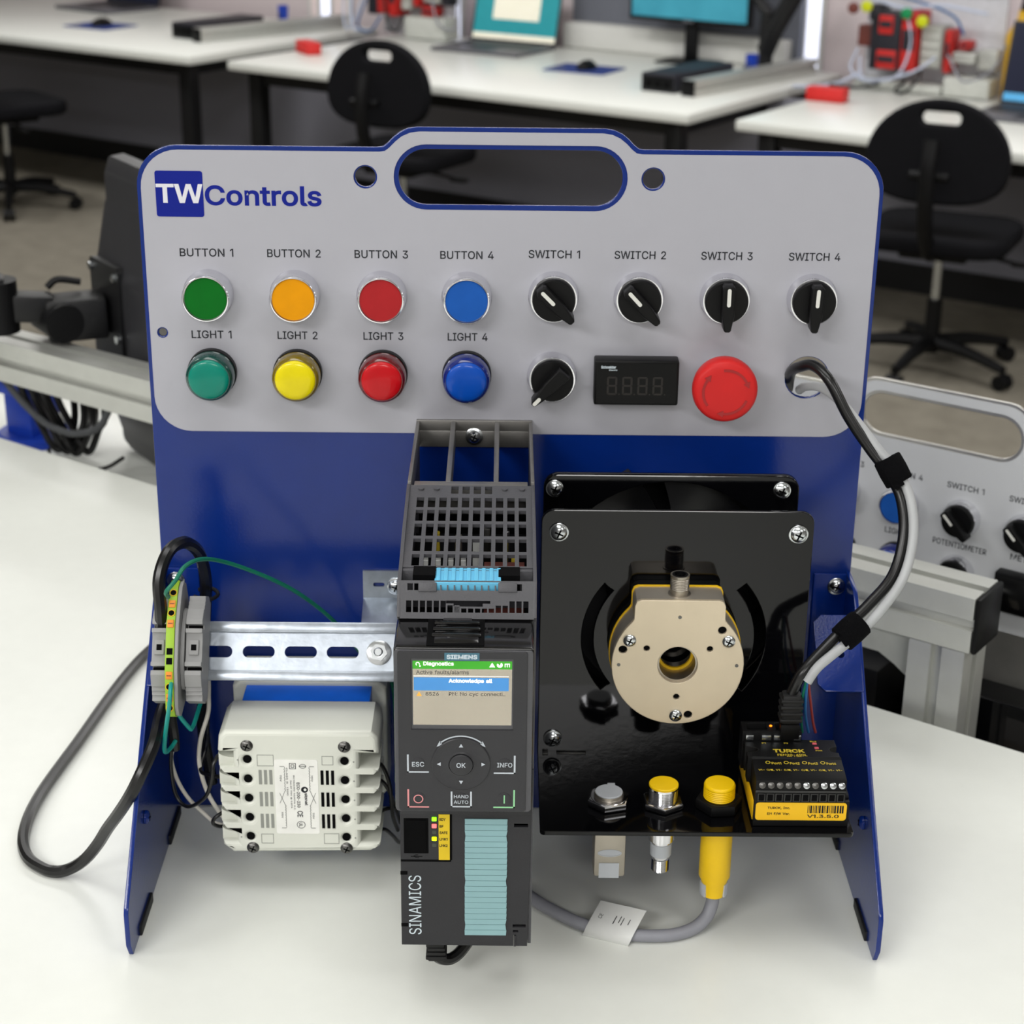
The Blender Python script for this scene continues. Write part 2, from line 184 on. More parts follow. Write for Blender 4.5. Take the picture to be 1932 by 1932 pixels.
g425|207,-151 168,-148 134,-140 105,-127 82,-110 64,-91 51,-69 101,-41 110,-53 122,-66 136,-78 154,-88 178,-95 207,-97 249,-92 282,-75 304,-47 311,-6 311,68 306,68 298,56 287,41 272,28 252,16 227,8 195,5 152,10 113,27 80,53 55,90 39,136 34,191 39,246 55,293 80,332 112,361 152,378 196,384 228,382 253,373 273,360 288,346 299,331 308,319 313,319 313,379 372,379 372,-9 367,-54 350,-90 324,-117 291,-136 251,-147|205,59 237,63 264,75 285,95 300,121 309,154 312,193 309,231 300,264 285,291 264,312 237,325 205,330 172,325 145,312 124,290 109,262 99,229 96,193 99,155 109,123 124,96 145,76 172,63
h410|114,227 114,0 53,0 53,509 114,509 114,287 102,287 124,332 152,362 187,379 227,384 264,380 295,369 321,349 341,321 353,285 357,240 357,0 296,0 296,235 290,275 273,304 246,323 210,329 184,326 161,317 141,303 126,283 117,257
i167|53,0 53,379 114,379 114,0|84,443 67,446 54,455 44,468 41,483 44,499 54,512 67,521 84,524 100,521 114,512 123,499 126,483 123,468 114,455 100,446
k381|110,137 110,212 121,212 284,379 360,379 184,199 177,199|53,0 53,509 114,509 114,0|294,0 148,186 191,229 372,0
l189|139,-2 101,3 74,20 58,47 53,84 53,509 114,509 114,99 115,77 120,62 130,54 146,52 154,52 160,53 165,53 170,54 181,3 172,1 162,-1 151,-2
m610|53,0 53,379 112,379 112,295 108,295 118,323 132,346 151,363 172,376 195,384 219,386 257,380 287,361 309,331 321,295 312,295 322,321 337,343 357,361 381,375 407,383 437,386 468,383 497,372 522,354 541,328 553,296 557,255 557,0 496,0 496,254 490,289 473,313 447,326 419,330 395,328 374,320 358,307 345,290 338,270 335,247 335,0 274,0 274,260 269,288 253,311 229,326 199,330 178,328 158,320 140,307 126,289 117,266 114,238 114,0
n410|114,227 114,0 53,0 53,379 112,379 112,287 102,287 124,332 152,362 187,379 227,384 264,380 295,369 321,349 341,321 353,285 357,240 357,0 296,0 296,235 290,275 273,304 246,323 210,329 184,326 161,317 141,303 126,283 117,257
o415|207,-8 159,-2 117,16 82,46 56,85 40,133 34,187 40,243 56,291 82,330 117,360 159,378 207,384 256,378 299,360 333,330 359,291 376,243 381,187 376,133 359,85 333,46 299,16 256,-2|207,46 242,51 270,66 292,89 307,117 316,151 319,187 316,224 307,258 292,287 270,310 242,325 207,330 173,325 145,310 124,287 108,258 99,224 96,187 99,151 108,117 124,89 145,66 173,51
r259|53,0 53,379 112,379 112,321 115,321 130,347 152,367 181,380 213,385 221,385 229,384 243,384 243,322 239,323 230,324 219,325 207,326 182,323 159,315 140,301 126,284 117,262 114,237 114,0
s365|182,-8 145,-5 112,3 84,18 62,38 45,63 36,94 94,107 105,79 124,60 150,49 181,45 217,50 244,62 262,81 268,103 265,121 254,136 237,147 212,155 149,170 104,186 72,208 53,237 47,274 51,305 65,332 87,354 115,370 149,381 187,384 223,381 254,372 279,358 299,339 314,316 324,290 268,277 258,298 243,316 219,328 187,333 156,329 131,317 114,299 109,277 112,258 124,243 144,232 172,223 229,209 275,194 306,171 325,142 331,107 326,75 312,47 290,24 260,6 223,-5
t227|204,379 204,327 6,327 6,379|65,471 126,471 126,98 128,76 136,61 150,53 170,50 177,50 185,51 194,52 202,54 213,2 203,-1 192,-3 180,-4 168,-4 125,2 92,21 72,52 65,93
u410|182,-5 146,-1 115,11 89,31 69,59 57,95 53,139 53,379 114,379 114,144 119,105 137,75 164,56 200,50 226,53 249,62 268,77 283,97 293,122 296,153 296,379 357,379 357,0 298,0 298,92 307,92 286,47 257,17 222,0
v389|163,0 17,379 84,379 165,155 177,121 187,87 196,53 206,21 184,21 194,53 203,87 213,121 224,155 305,379 371,379 226,0
w567|138,0 23,379 87,379 133,214 143,177 154,137 165,91 175,41 165,41 175,90 186,135 196,176 206,214 252,379 316,379 362,214 371,176 382,136 392,91 402,41 391,41 402,90 413,135 423,176 434,214 480,379 545,379 429,0 368,0 319,172 312,198 305,225 297,252 291,280 284,309 277,338 291,338 284,309 277,280 270,252 263,225 255,198 248,172 199,0
y389|47,-139 61,-86 71,-87 88,-90 104,-89 118,-84 130,-74 141,-58 151,-36 163,-1 17,379 84,379 165,155 177,121 187,87 196,53 206,21 184,21 193,53 202,87 212,121 224,155 305,379 371,379 204,-58 191,-85 177,-107 159,-124 139,-136 117,-143 91,-145 77,-145 65,-143 54,-141
z380|42,0 42,46 254,320 254,323 48,323 48,379 333,379 333,331 126,60 126,56 339,56 339,0""".split("\n"):
    _p = _l[1:].split("|"); GLYPHS[_l[0]] = (int(_p[0]), [[tuple(map(int, q.split(","))) for q in c.split()] for c in _p[1:]])
ORG = {}
class G:
    """collects shapes in millimetres; build() links them as one mesh object"""
    def __init__(s): s.bm = bmesh.new()
    def _add(s, vs, fs, M=None):
        V = [s.bm.verts.new(M@Vector(v) if M else Vector(v)) for v in vs]
        for f in fs:
            try: s.bm.faces.new([V[i] for i in f]).smooth = True
            except ValueError: pass
        return V
    def box(s, a, b, bev=0, M=None, seg=2):
        x0, y0, z0 = (min(a[i], b[i]) for i in range(3)); x1, y1, z1 = (max(a[i], b[i]) for i in range(3))
        V = s._add([(x0, y0, z0), (x1, y0, z0), (x1, y1, z0), (x0, y1, z0), (x0, y0, z1), (x1, y0, z1), (x1, y1, z1), (x0, y1, z1)],
                   [(3, 2, 1, 0), (4, 5, 6, 7), (0, 1, 5, 4), (1, 2, 6, 5), (2, 3, 7, 6), (3, 0, 4, 7)], M)
        if bev:
            es = set(e for v in V for e in v.link_edges)
            bmesh.ops.bevel(s.bm, geom=list(es), offset=bev, segments=seg, affect='EDGES', profile=.5)
        return s
    def lathe(s, o, d, prof, n=28, cap=True):
        d = Vector(d).normalized(); a = d.orthogonal().normalized(); b = d.cross(a); o = Vector(o); vs = []; fs = []
        for t, r in prof:
            for k in range(n): vs.append(o+d*t+(a*math.cos(2*PI*k/n)+b*math.sin(2*PI*k/n))*max(r, 1e-4))
        for i in range(len(prof)-1):
            for k in range(n): fs.append((i*n+k, i*n+(k+1) % n, (i+1)*n+(k+1) % n, (i+1)*n+k))
        if cap: fs.append(tuple(reversed(range(n)))); fs.append(tuple((len(prof)-1)*n+k for k in range(n)))
        s._add(vs, fs); return s
    def cyl(s, p0, p1, r, r1=None, n=20):
        p0 = Vector(p0); d = Vector(p1)-p0; return s.lathe(p0, d, [(0, r), (d.length, r if r1 is None else r1)], n)
    def hexa(s, p0, p1, r): return s.cyl(p0, p1, r, n=6)
    def tube(s, pts, r, n=9, sm=True, k=6):
        P = smooth_path(pts, k) if sm else [Vector(p) for p in pts]; vs = []; fs = []; a = None
        for i, p in enumerate(P):
            t = (P[min(i+1, len(P)-1)]-P[max(i-1, 0)]).normalized()
            a = (t.orthogonal() if a is None else a-t*a.dot(t)).normalized(); b = t.cross(a)
            rr = r(i/(len(P)-1)) if callable(r) else r
            for j in range(n): vs.append(p+(a*math.cos(2*PI*j/n)+b*math.sin(2*PI*j/n))*rr)
        for i in range(len(P)-1):
            for j in range(n): fs.append((i*n+j, i*n+(j+1) % n, (i+1)*n+(j+1) % n, (i+1)*n+j))
        fs.append(tuple(reversed(range(n)))); fs.append(tuple((len(P)-1)*n+j for j in range(n)))
        s._add(vs, fs); return s
    def poly(s, pts, h, M, h0=0):
        """convex or simple outline extruded from h0 to h along the plane's normal"""
        n = len(pts)
        s._add([(x, y, h0) for x, y in pts]+[(x, y, h) for x, y in pts],
               [tuple(reversed(range(n))), tuple(range(n, 2*n))]+[(k, (k+1) % n, n+(k+1) % n, n+k) for k in range(n)], M)
        return s
    def plate(s, outline, holes, h, M, bev=0, h0=0):
        cu = bpy.data.curves.new('c', 'CURVE'); cu.dimensions = '2D'; cu.fill_mode = 'BOTH'
        for L in [outline]+list(holes):
            sp = cu.splines.new('POLY'); sp.points.add(len(L)-1); sp.use_cyclic_u = True
            for p, q in zip(sp.points, L): p.co = (q[0], q[1], 0, 1)
        cu.extrude = (h-h0)/2-bev; cu.bevel_depth = bev; cu.bevel_resolution = 1 if bev < 2 else 3; cu.offset = -bev
        return s._from(cu, M@Matrix.Translation((0, 0, (h+h0)/2)))
    def _from(s, data, M):
        ob = bpy.data.objects.new('t', data); me = bpy.data.meshes.new_from_object(ob)
        bpy.data.objects.remove(ob)
        me.transform(M); n0 = len(s.bm.faces); s.bm.from_mesh(me); bpy.data.meshes.remove(me); s.bm.faces.ensure_lookup_table()
        zz = M.to_3x3()@Vector((0, 0, 1))
        for f in s.bm.faces[n0:]: f.normal_update(); f.smooth = abs(f.normal.dot(zz)) < .95
        return s
    def text(s, body, M, w=None, h=None, align='C', ex=.12, bold=0, valign=None):
        """printed letters: filled outlines with a little thickness; bold grows every outline by that part of the em"""
        cons = []
        for li, line in enumerate(body.split('\n')):
            pen = -sum(GLYPHS[c][0] if c != ' ' else 280 for c in line)/2 if '\n' in body else 0
            for c in line:
                if c == ' ': pen += 280; continue
                gl = []
                for L in GLYPHS[c][1]:
                    P = [Vector((x+pen, y-li*920)) for x, y in L]; P = [p for k, p in enumerate(P) if (p-P[k-1]).length > 7]; n = len(P)
                    A = sum(P[k].x*P[(k+1) % n].y-P[(k+1) % n].x*P[k].y for k in range(n))
                    if bold:
                        N = [(P[(k+1) % n]-P[k]).normalized() for k in range(n)]; N = [Vector((-d.y, d.x)) for d in N]
                        Q = []
                        for k in range(n):
                            m = N[k-1]+N[k]; q = m.length_squared
                            Q.append(P[k]+m*(bold*1000*2/max(q, 1.1)))
                        P = Q
                    gl.append((A, P))
                lay = 0
                for A, P in gl:
                    if A < 0:
                        lay += 1
                        xs = [p.x for p in P]; ys = [p.y for p in P]
                        cons.append((lay, [P]+[Q for B, Q in gl if B > 0 and min(xs) <= Q[0].x <= max(xs) and min(ys) <= Q[0].y <= max(ys)]))
                pen += GLYPHS[c][0]
        xs = [p.x for q, g in cons for L in g for p in L]; ys = [p.y for q, g in cons for L in g for p in L]
        x0, x1, y0, y1 = min(xs), max(xs), min(ys), max(ys)
        sx = w/(x1-x0) if w else None; sy = h/(y1-y0) if h else None
        sx = sx or sy; sy = sy or sx
        ax = {'C': (x0+x1)/2, 'L': x0, 'R': x1}[align]
        for lay in sorted({q for q, g in cons}):
            cu = bpy.data.curves.new('t', 'CURVE'); cu.dimensions = '2D'; cu.fill_mode = 'BOTH'; cu.extrude = ex/2
            for q, g in cons:
                if q != lay: continue
                for L in g:
                    sp = cu.splines.new('POLY'); sp.points.add(len(L)-1); sp.use_cyclic_u = True
                    for p, v in zip(sp.points, L): p.co = ((v.x-ax)*sx, (v.y-(y0+y1)/2)*sy, 0, 1)
            s._from(cu, M@Matrix.Translation((0, 0, ex/2+.012*(lay-1))))
        return s
    def build(s, name, m, parent=None, label=None, ang=35):
        bmesh.ops.remove_doubles(s.bm, verts=s.bm.verts, dist=1e-5)
        bmesh.ops.recalc_face_normals(s.bm, faces=s.bm.faces)
        off = ORG.get(parent, None)
        if off is None: off = Vector((0, 0, -TABLE/S))           # world millimetres
        s.bm.normal_update(); ca = math.radians(ang)
        for e in s.bm.edges: e.smooth = len(e.link_faces) != 2 or e.calc_face_angle(0) < ca
        for v in s.bm.verts: v.co = (v.co-off)*S
        me = bpy.data.meshes.new(name); s.bm.to_mesh(me); s.bm.free()
        me.materials.append(MATS[m])
        o = bpy.data.objects.new(name, me); COL.objects.link(o)
        if parent: o.parent = parent; ORG[o] = off
        if label: o['label'] = label
        return o
def tag(o, label, cat, group=None):
    o['label'] = label; o['category'] = cat
    if group: o['group'] = group
    return o
def thing(name, label, cat, loc=(0, 0, 0), rot=0, group=None, local=True):
    """an Empty at the thing's base; parts are in the thing's own millimetres (local) or in world millimetres"""
    o = bpy.data.objects.new(name, None); COL.objects.link(o); o.empty_display_size = .02
    o.location = W3(loc); o.rotation_euler = (0, 0, rot); tag(o, label, cat, group)
    ORG[o] = Vector((0, 0, 0)) if local else Vector(loc); return o
def struct(name, g, m): o = g.build(name, m); o['kind'] = 'structure'; return o
def dup(root, loc, rot, label, group=None):
    def cp(o, par):
        c = o.copy(); COL.objects.link(c); c.parent = par
        for ch in o.children: cp(ch, c)
        return c
    r = cp(root, None); r.location = W3(loc); r.rotation_euler = (0, 0, rot); r['label'] = label
    if group: r['group'] = group
    return r
def screw(t, p, d, r, h, m='screw_metal', name='screw', washer=0):
    """domed head with a cross recess; d = outward direction"""
    p = Vector(p); d = Vector(d).normalized(); g = G()
    if washer: g.lathe(p, d, [(0, washer), (.8, washer), (1, washer-.4)], 20)
    g.lathe(p, d, [(0, r), (h*.45, r), (h*.8, r*.8), (h, r*.45)], 18); o = g.build(name, m, t)
    a = d.orthogonal().normalized(); b = d.cross(a); M = frame(p+d*(h-.25), a+b*.4, b-a*.4)
    G().poly(rect(-r*.55, -r*.1, r*.55, r*.1), .45, M).poly(rect(-r*.1, -r*.55, r*.1, r*.55), .45, M).build('recess', 'void', o)
    return o

# ------------------------------------------------------------------ the room
FL = -TABLE/S
MR = frame((0, 0, 0), D1, D2)                     # room plan to world
A0, A1, B0, B1 = -9500, 4200, -3600, 6250
struct('floor', G().box((A0, B0, FL-40), (A1, B1, FL), M=MR), 'carpet')
struct('ceiling', G().box((A0, B0, CEIL), (A1, B1, CEIL+40), M=MR), 'ceiling_white')
struct('wall_left', G().box((A0-60, B0, FL), (A0, B1, CEIL), M=MR), 'wall_side')
struct('wall_right', G().box((A1, B0, FL), (A1+60, B1, CEIL), M=MR), 'wall_side')
struct('wall_front', G().box((A0, B0-60, FL), (A1, B0, CEIL), M=MR), 'wall_side')
wb = struct('wall_back', G().box((A0, B1, FL), (A1, B1+60, CEIL), M=MR), 'wall_pale')
struct('trim_1', G().box((A0, 5600, FL+110), (A1, 5640, -430), M=MR), 'wall_lower')      # screen below the desks
struct('baseboard_back', G().box((A0, 5588, FL), (A1, 5602, FL+112), M=MR), 'baseboard_black')
struct('trim_2', G().box((-3890, 6110, -388), (-2790, B1, -280), bev=8, M=MR), 'ceiling_white')   # ledge behind the middle desk
struct('trim_3', G().box((-3890, 6190, -280), (-2873, B1, 600), M=MR), 'partition_grey')
struct('trim_4', G().box((-2876, 6180, FL), (-2756, B1, 800), M=MR), 'partition_grey')
for k, (a, b, m) in enumerate([(-5467, -5420, 'blind_pale'), (-5400, -5340, 'blind_lit'), (-5320, -5228, 'blind_pale'), (-4700, -4650, 'blind_lit'), (-4590, -4540, 'blind_lit'), (-2750, -2685, 'blind_lit'), (-2031, -2004, 'blind_lit'), (-1971, -1921, 'blind_lit')]):
    w_ = struct('window_%d' % (k+1), G().box((a-14, B1-30, -440), (a, B1-4, 900), M=MR).box((b, B1-30, -440), (b+14, B1-4, 900), M=MR), 'ceiling_white')
    G().box((a, B1-24, -440), (b, B1-8, 900), M=MR).build('blind_slat', m, w_)
proto = None
for k, (a, b) in enumerate(LAMPS):
    p = RM(a, b, CEIL)
    lb = 'flush white ceiling light panel'
    if proto is None:
        proto = thing('ceiling_light', lb, 'ceiling light', p, HEAD, 'ceiling light panels')
        G().box((-610, -310, -12), (610, -295, -.5)).box((-610, 295, -12), (610, 310, -.5)).box((-610, -295, -12), (-595, 295, -.5)).box((595, -295, -12), (610, 295, -.5)).build('frame', 'ceiling_white', proto)
        G().box((-594, -294, -9), (594, 294, -4)).build('diffuser', 'lamp_panel', proto)
    else: dup(proto, p, HEAD, lb)

# ------------------------------------------------------------------ worktop and the machine cell behind it
E0 = Vector((285.9, 159, 0)); EH = math.radians(-36)
e1 = Vector((math.cos(EH), math.sin(EH), 0)); e2 = Vector((-e1.y, e1.x, 0))
def C_(a, b, z=0): return E0+e1*a+e2*b+Vector((0, 0, z))
ME = frame(E0, e1, e2)
t = thing('work_table', 'large white worktop that the blue training stand rests on', 'table', C_(0, -500, FL), local=False)
G().box((-1700, -1500, -28), (1500, 0, -1.2), bev=1.2, M=ME).build('tabletop', 'worktop', t)
G().box((-1699.5, -1499.5, -1.3), (1499.5, -1, 0), M=ME).build('laminate', 'worktop', t)
for a in (-1620, 1420):
    for b in (-1430, -70): G().box((a-30, b-30, FL), (a+30, b+30, -28), M=ME).build('leg', 'desk_steel', t)
t = thing('side_table', 'lower white table behind the work table at far left under the cable bundle', 'table', C_(-1250, 90, FL), local=False)
G().box((-1700, 6, -78), (-850, 260, -50), bev=2, M=ME).build('tabletop', 'worktop', t)
for a in (-1640, -880): G().box((a-25, 100, FL), (a+25, 150, -78), M=ME).build('leg', 'desk_steel', t)
t = thing('low_cart', 'low pale cart top behind the work table carrying the second trainer', 'cart', C_(0, 250, FL), local=False)
G().box((-800, 30, -284), (900, 560, -257), bev=3, M=ME).build('tabletop', 'cell_white', t)
for a in (-760, 860):
    for b in (70, 520): G().box((a-22, b-22, FL), (a+22, b+22, -284), M=ME).build('leg', 'aluminium_dark', t)

def slotted(g, L, s, M, sl=8, dp=6):
    """square aluminium profile along local x, s wide, one T slot per face"""
    h = s/2; k = sl/2
    o = [(-h, -h), (-k, -h), (-k, -h+dp), (k, -h+dp), (k, -h), (h, -h), (h, -k), (h-dp, -k), (h-dp, k), (h, k), (h, h), (k, h), (k, h-dp), (-k, h-dp), (-k, h), (-h, h), (-h, k), (-h+dp, k), (-h+dp, -k), (-h, -k)]
    g.plate(o, [], L, M, bev=.8); return g
t = thing('machine_frame', 'slotted aluminium profile frame running behind the blue trainer', 'frame', C_(50, 40, -257), local=False)
slotted(G(), 1560, 45, frame(C_(-1490, 37, 82), e2, (0, 0, 1)), 9, 7).build('beam', 'aluminium', t)
slotted(G(), 315, 45, frame(C_(44, 37, -256), e1, e2), 9, 7).build('post', 'aluminium', t)
G().box((70.5, 14, 59), (75, 60, 105), bev=2, M=ME).build('end_cap', 'black_plastic', t)
G().plate([(22, 59), (-60, 59), (-60, 30), (-24, 29), (-12, 29), (2, 22), (14, 14), (19, 17), (21, 24), (22, 30)], [], 8, frame(C_(0, 44, 0), e1, (0, 0, 1)), bev=.5).build('corner_gusset', 'cell_white', t)

# ------------------------------------------------------------------ training stands (the blue one in front, a white one behind)
ZT, ZH = 460.2, 472.6
def stand_outline(i=0):
    """front outline of the stand's panel from the bottom left, clockwise, inset by i"""
    H = 228.5-i; r = 25-i*.6
    o = [(-H, 0), (-H, ZT-i-r)]
    o += [(-H+r-r*math.cos(math.radians(a)), ZT-i-r+r*math.sin(math.radians(a))) for a in range(10, 91, 10)]
    half = [(-81, 0), (-77.8, .5), (-75, 2.6), (-71.5, 6.2), (-67.5, 9.4), (-62.5, 11.6), (-57, ZH-ZT)]
    up = [(x+i*.5*(1 if k < 6 else 1), ZT-i+z) for k, (x, z) in enumerate(half)]
    o += up+[(-x, z) for x, z in reversed(up)]
    o += [(-x, z) for x, z in reversed(o[1:11])]
    o += [(H, 0)]
    return o
SLOT = lambda g: rrect(-68.4-g, 425.4-g, 68.4+g, 459.4+g, 16.9+g, 10)
BIG = (189.7, 317.2)
CX = [-187.9, -133.8, -79.7, -26.6, 27.5, 80.8, 134.6, 189]
ZB, ZL = 368.2, 317.4
def make_stand(t, blue='blue_coat', white='face_white', depth=178, tabs=True):
    holes = [SLOT(0), circ(-88.7, 442.3, 6.3), circ(87, 442.6, 6.3), circ(-218.2, 342.7, 2.6, 14), circ(*BIG, 13.6)]
    G().plate(stand_outline(0), holes, 3, FRONT(0, 3, 0), bev=.5).build('back_panel', blue, t)
    o = stand_outline(2.6); o = [p for p in o if p[1] > 1]
    fz = 277.4; fr = 23
    lo = [(225.9-fr+fr*math.cos(math.radians(a)), fz+fr+fr*math.sin(math.radians(a))) for a in range(0, -91, -10)]
    o = o+lo+[(-x, z) for x, z in reversed(lo)]
    holes = [SLOT(3), circ(-88.7, 442.3, 7.3), circ(87, 442.6, 7.3), circ(-218.2, 342.7, 3.6, 14), circ(*BIG, 14.2)]
    G().plate(o, holes, .6, FRONT(0, -.05, 0)).build('face_plate', white, t)
    for s in (-1, 1):
        prof = [(3, 0), (-175, 0), (-181, 10), (-181, 32), (-179, 36), (-32, 177), (-26, 181), (3, 183)]
        x = 225.5 if s > 0 else -228.5
        G().plate(prof, [], 3, SIDE(x, 0, 0), bev=.5).build('side_leg', blue, t)
        G().box((s*204, -3, 2), (s*226, -.1, 182), bev=.6).build('mounting_flange', blue, t)
        if tabs:
            mt = frame((0, -41, 170), (1, 0, 0), (0, -.72, -.695))
            xs = (198, 227) if s > 0 else (-227, -198)
            oo = [(227, 0), (227, 52), (203, 52), (198, 47), (198, 5), (203, 0)]
            oo = [(s*a, b) for a, b in oo]
            G().plate(oo, [circ(s*214, 27, 2.4, 14)], 2.6, mt, bev=.4).build('bent_tab', blue, t)
        for y0, y1 in ((-156, -118), (-52, -12)):
            G().box((s*223.8, y0, -.0), (s*229.2, y1, 7), bev=.8).build('rubber_foot', 'black_rubber', t)
        screw(t, (s*219.2, -3.1, 173.5), (0, -1, 0), 4.6, 3.4, washer=6)
        screw(t, (s*225.3, -118, 62), (-s, 0, 0), 4.4, 3, m=blue, name='bolt')
def label_text(t, s, x, z, w, h=5.2): G().text(s, FRONT(x, -.65, z), w, h, ex=.08, bold=.01).build('lettering', 'ink', t)

# device builders: local origin on the panel face, -y towards the viewer
def push_button(name, label, m, loc, rot=0, group=None):
    t = thing(name, label, 'button', loc, rot, group)
    G().lathe((0, -.7, 0), (0, -1, 0), [(0, 15.8), (2, 15.8), (3, 15.2), (11.5, 15), (13.2, 14.8), (14, 14.2), (14.1, 13.6), (12.2, 13.5), (12.2, 0)], 40).build('bezel', 'chrome', t)
    G().lathe((0, -11, 0), (0, -1, 0), [(0, 13.3), (2.4, 13.3), (2.9, 12.9), (3.05, 0)], 40).build('cap', m, t)
    return t
def pilot_light(name, label, col, loc, rot=0, group=None):
    t = thing(name, label, 'indicator light', loc, rot, group)
    G().lathe((0, -.7, 0), (0, -1, 0), [(0, 15.6), (4.5, 15.6), (5, 15.2)], 40).build('collar', 'black_plastic', t)
    G().lathe((0, -5.6, 0), (0, -1, 0), [(0, 15), (1.2, 15.1), (1.6, 14.6), (2.4, 14.6), (2.8, 15.1), (9, 15), (11, 14.3), (12, 13.2), (12, 0)], 40).build('ring', 'ring_'+col, t)
    G().lathe((0, -17, 0), (0, -1, 0), [(0, 12.9), (1.2, 12.6), (2, 11.6), (2.5, 9), (2.8, 5), (2.9, 0)], 40, ).build('lens', 'lens_'+col, t, ang=60)
    return t
def selector(name, label, ang, loc, rot=0, group=None, pot=False):
    t = thing(name, label, 'knob', loc, rot, group)
    G().lathe((0, -.7, 0), (0, -1, 0), [(0, 15.8), (2, 15.8), (3, 15.2), (8.5, 15), (9.6, 14.4), (9.6, 0)], 40).build('bezel', 'chrome', t)
    M = Matrix.Translation((0, -9.8, 0))@Matrix.Rotation(ang, 4, 'Y')
    kn = G(); kn.lathe((0, -9.7, 0), (0, -1, 0), [(0, 13.6), (3.6, 13.4), (4.4, 12.8), (4.4, 0)], 36)
    MM = M@frame((0, 0, 0), (1, 0, 0), (0, 0, 1))
    hi = 12.8 if not pot else 18.2; lo = -16.6 if not pot else -10.5
    top = [(-3.9, hi-1.6), (-2.6, hi), (2.6, hi), (3.9, hi-1.6), (3.9, -6), (2.2, lo+1), (1.2, lo), (-1.2, lo), (-2.2, lo+1), (-3.9, -6)] if not pot else \
          [(-1.7, hi-1), (-.9, hi), (.9, hi), (1.7, hi-1), (2.6, 13), (4.4, 2), (4.4, lo), (-4.4, lo), (-4.4, 2), (-2.6, 13)]
    kn.plate(top, [], 13.4, MM, bev=.9).build('knob', 'black_plastic', t)
    a, b = (hi-1.6, -.2) if not pot else (hi-.6, hi-7)
    G().plate(rrect(-1.15, b, 1.15, a, 1.1, 4), [], 13.75, MM, h0=13.2).build('pointer_mark', 'white_mark', t)
    return t

st = thing('training_stand', 'blue steel training stand with white control panel and carrying handle', 'training panel', (0, 0, 0))
make_stand(st)
for k in range(4):
    label_text(st, 'BUTTON %d' % (k+1), CX[k], 394.3, 33.2); label_text(st, 'LIGHT %d' % (k+1), CX[k]+.5, 341.8, 25.2)
    label_text(st, 'SWITCH %d' % (k+1), CX[k+4], 395.4, 32)
lg = G().plate(rrect(-217.1, 416.6, -188, 444.8, 1.5), [], .2, FRONT(0, -.66, 0)).build('logo_square', 'logo_blue', st)
LT = [(0, 716), (590, 716), (590, 590), (370, 590), (370, 0), (220, 0), (220, 590), (0, 590)]
LW = [(0, 716), (152, 716), (255, 215), (390, 716), (555, 716), (690, 215), (790, 716), (940, 716), (775, 0), (610, 0), (472, 530), (332, 0), (165, 0)]
LM = FRONT(-216.8, -.87, 425.1)
G().plate([(x*.01856, z*.01634) for x, z in LT], [], .08, LM).plate([((x+600)*.01856, z*.01634) for x, z in LW], [], .08, LM).build('lettering', 'logo_white', st)
G().text('Controls', FRONT(-187.1, -.66, 430), 71.4, 12.6, 'L', ex=.1, bold=.02).build('lettering', 'logo_blue', st)
# raised recess behind the little threaded hole
G().lathe((-218.2, 2.4, 342.7), (0, -1, 0), [(0, 2.5), (1.6, 2.5)], 14).build('threaded_insert', 'steel_dark', st)

NAMES = [('green', 'BUTTON 1', 'btn_green'), ('yellow', 'BUTTON 2', 'btn_yellow'), ('red', 'BUTTON 3', 'btn_red'), ('blue', 'BUTTON 4', 'btn_blue')]
for k, (cname, lab, m) in enumerate(NAMES):
    push_button('push_button', '%s push button in a chrome bezel under the print %s' % (cname, lab), m, (CX[k], 0, ZB), 0, 'push buttons on the blue trainer')
    pilot_light('pilot_light', '%s pilot light with domed lens under the print LIGHT %d' % (cname, k+1), cname, (CX[k], 0, ZL), 0, 'pilot lights on the blue trainer')
for k, (a, nm, d) in enumerate([(-45, 'turned up left, directly above the black pointer knob', 0), (-43, 'turned up left, directly above the small black display', 0), (0, 'pointing straight up above the red emergency stop button', 0), (2, 'pointing straight up above the round hole with cables', 0)]):
    selector('selector_switch', 'black selector switch %s' % nm, math.radians(a), (CX[k+4], 0, ZB+.8), 0, 'selector switches on the blue trainer')
selector('potentiometer_knob', 'black pointer knob turned down left beside the small display', math.radians(-137), (27.5, 0, 317), 0, None, True)

t = thing('panel_meter', 'black panel meter with a dark four digit display between knob and red stop button', 'meter', (80.5, 0, 301.5))
G().box((-26.6, -13, 0), (26.6, -.7, 29.4), bev=1.2).build('housing', 'black_plastic', t)
G().plate(rrect(-25.2, 1.4, 25.2, 27.8, .8, 3), [], .35, FRONT(0, -12.9, 0)).build('display_window', 'meter_glass', t)
def seg7(g, M, x, z, w, h, th, segs='abcdefg', ex=.1):
    h2 = h/2; q = th*.55
    S7 = {'a': rect(q, h-th, w-q, h), 'g': rect(q, h2-th/2, w-q, h2+th/2), 'd': rect(q, 0, w-q, th), 'f': rect(0, h2+q/2, th, h-q), 'b': rect(w-th, h2+q/2, w, h-q), 'e': rect(0, q, th, h2-q/2), 'c': rect(w-th, q, w, h2-q/2)}
    for s in segs: g.poly([(x+a, z+b) for a, b in S7[s]], ex, M)
mat('segment_off', '#1c1815', .5)
for k in range(4):
    g = G(); seg7(g, FRONT(0, -13.3, 0), -18.6+k*9.6, 7, 6.4, 12, 1.2); g.poly(circ(-18.6+k*9.6+7.8, 7.4, .5, 8), .1, FRONT(0, -13.3, 0)).build('digit', 'segment_off', t)
G().text('Schneider', FRONT(-22.6, -13.28, 25.2), 9.4, 1.9, 'L', ex=.06, bold=.03).text('Electric', FRONT(-17.5, -13.28, 23.3), 5.2, 1, 'L', ex=.06, bold=.02).build('lettering', 'pale_print', t)

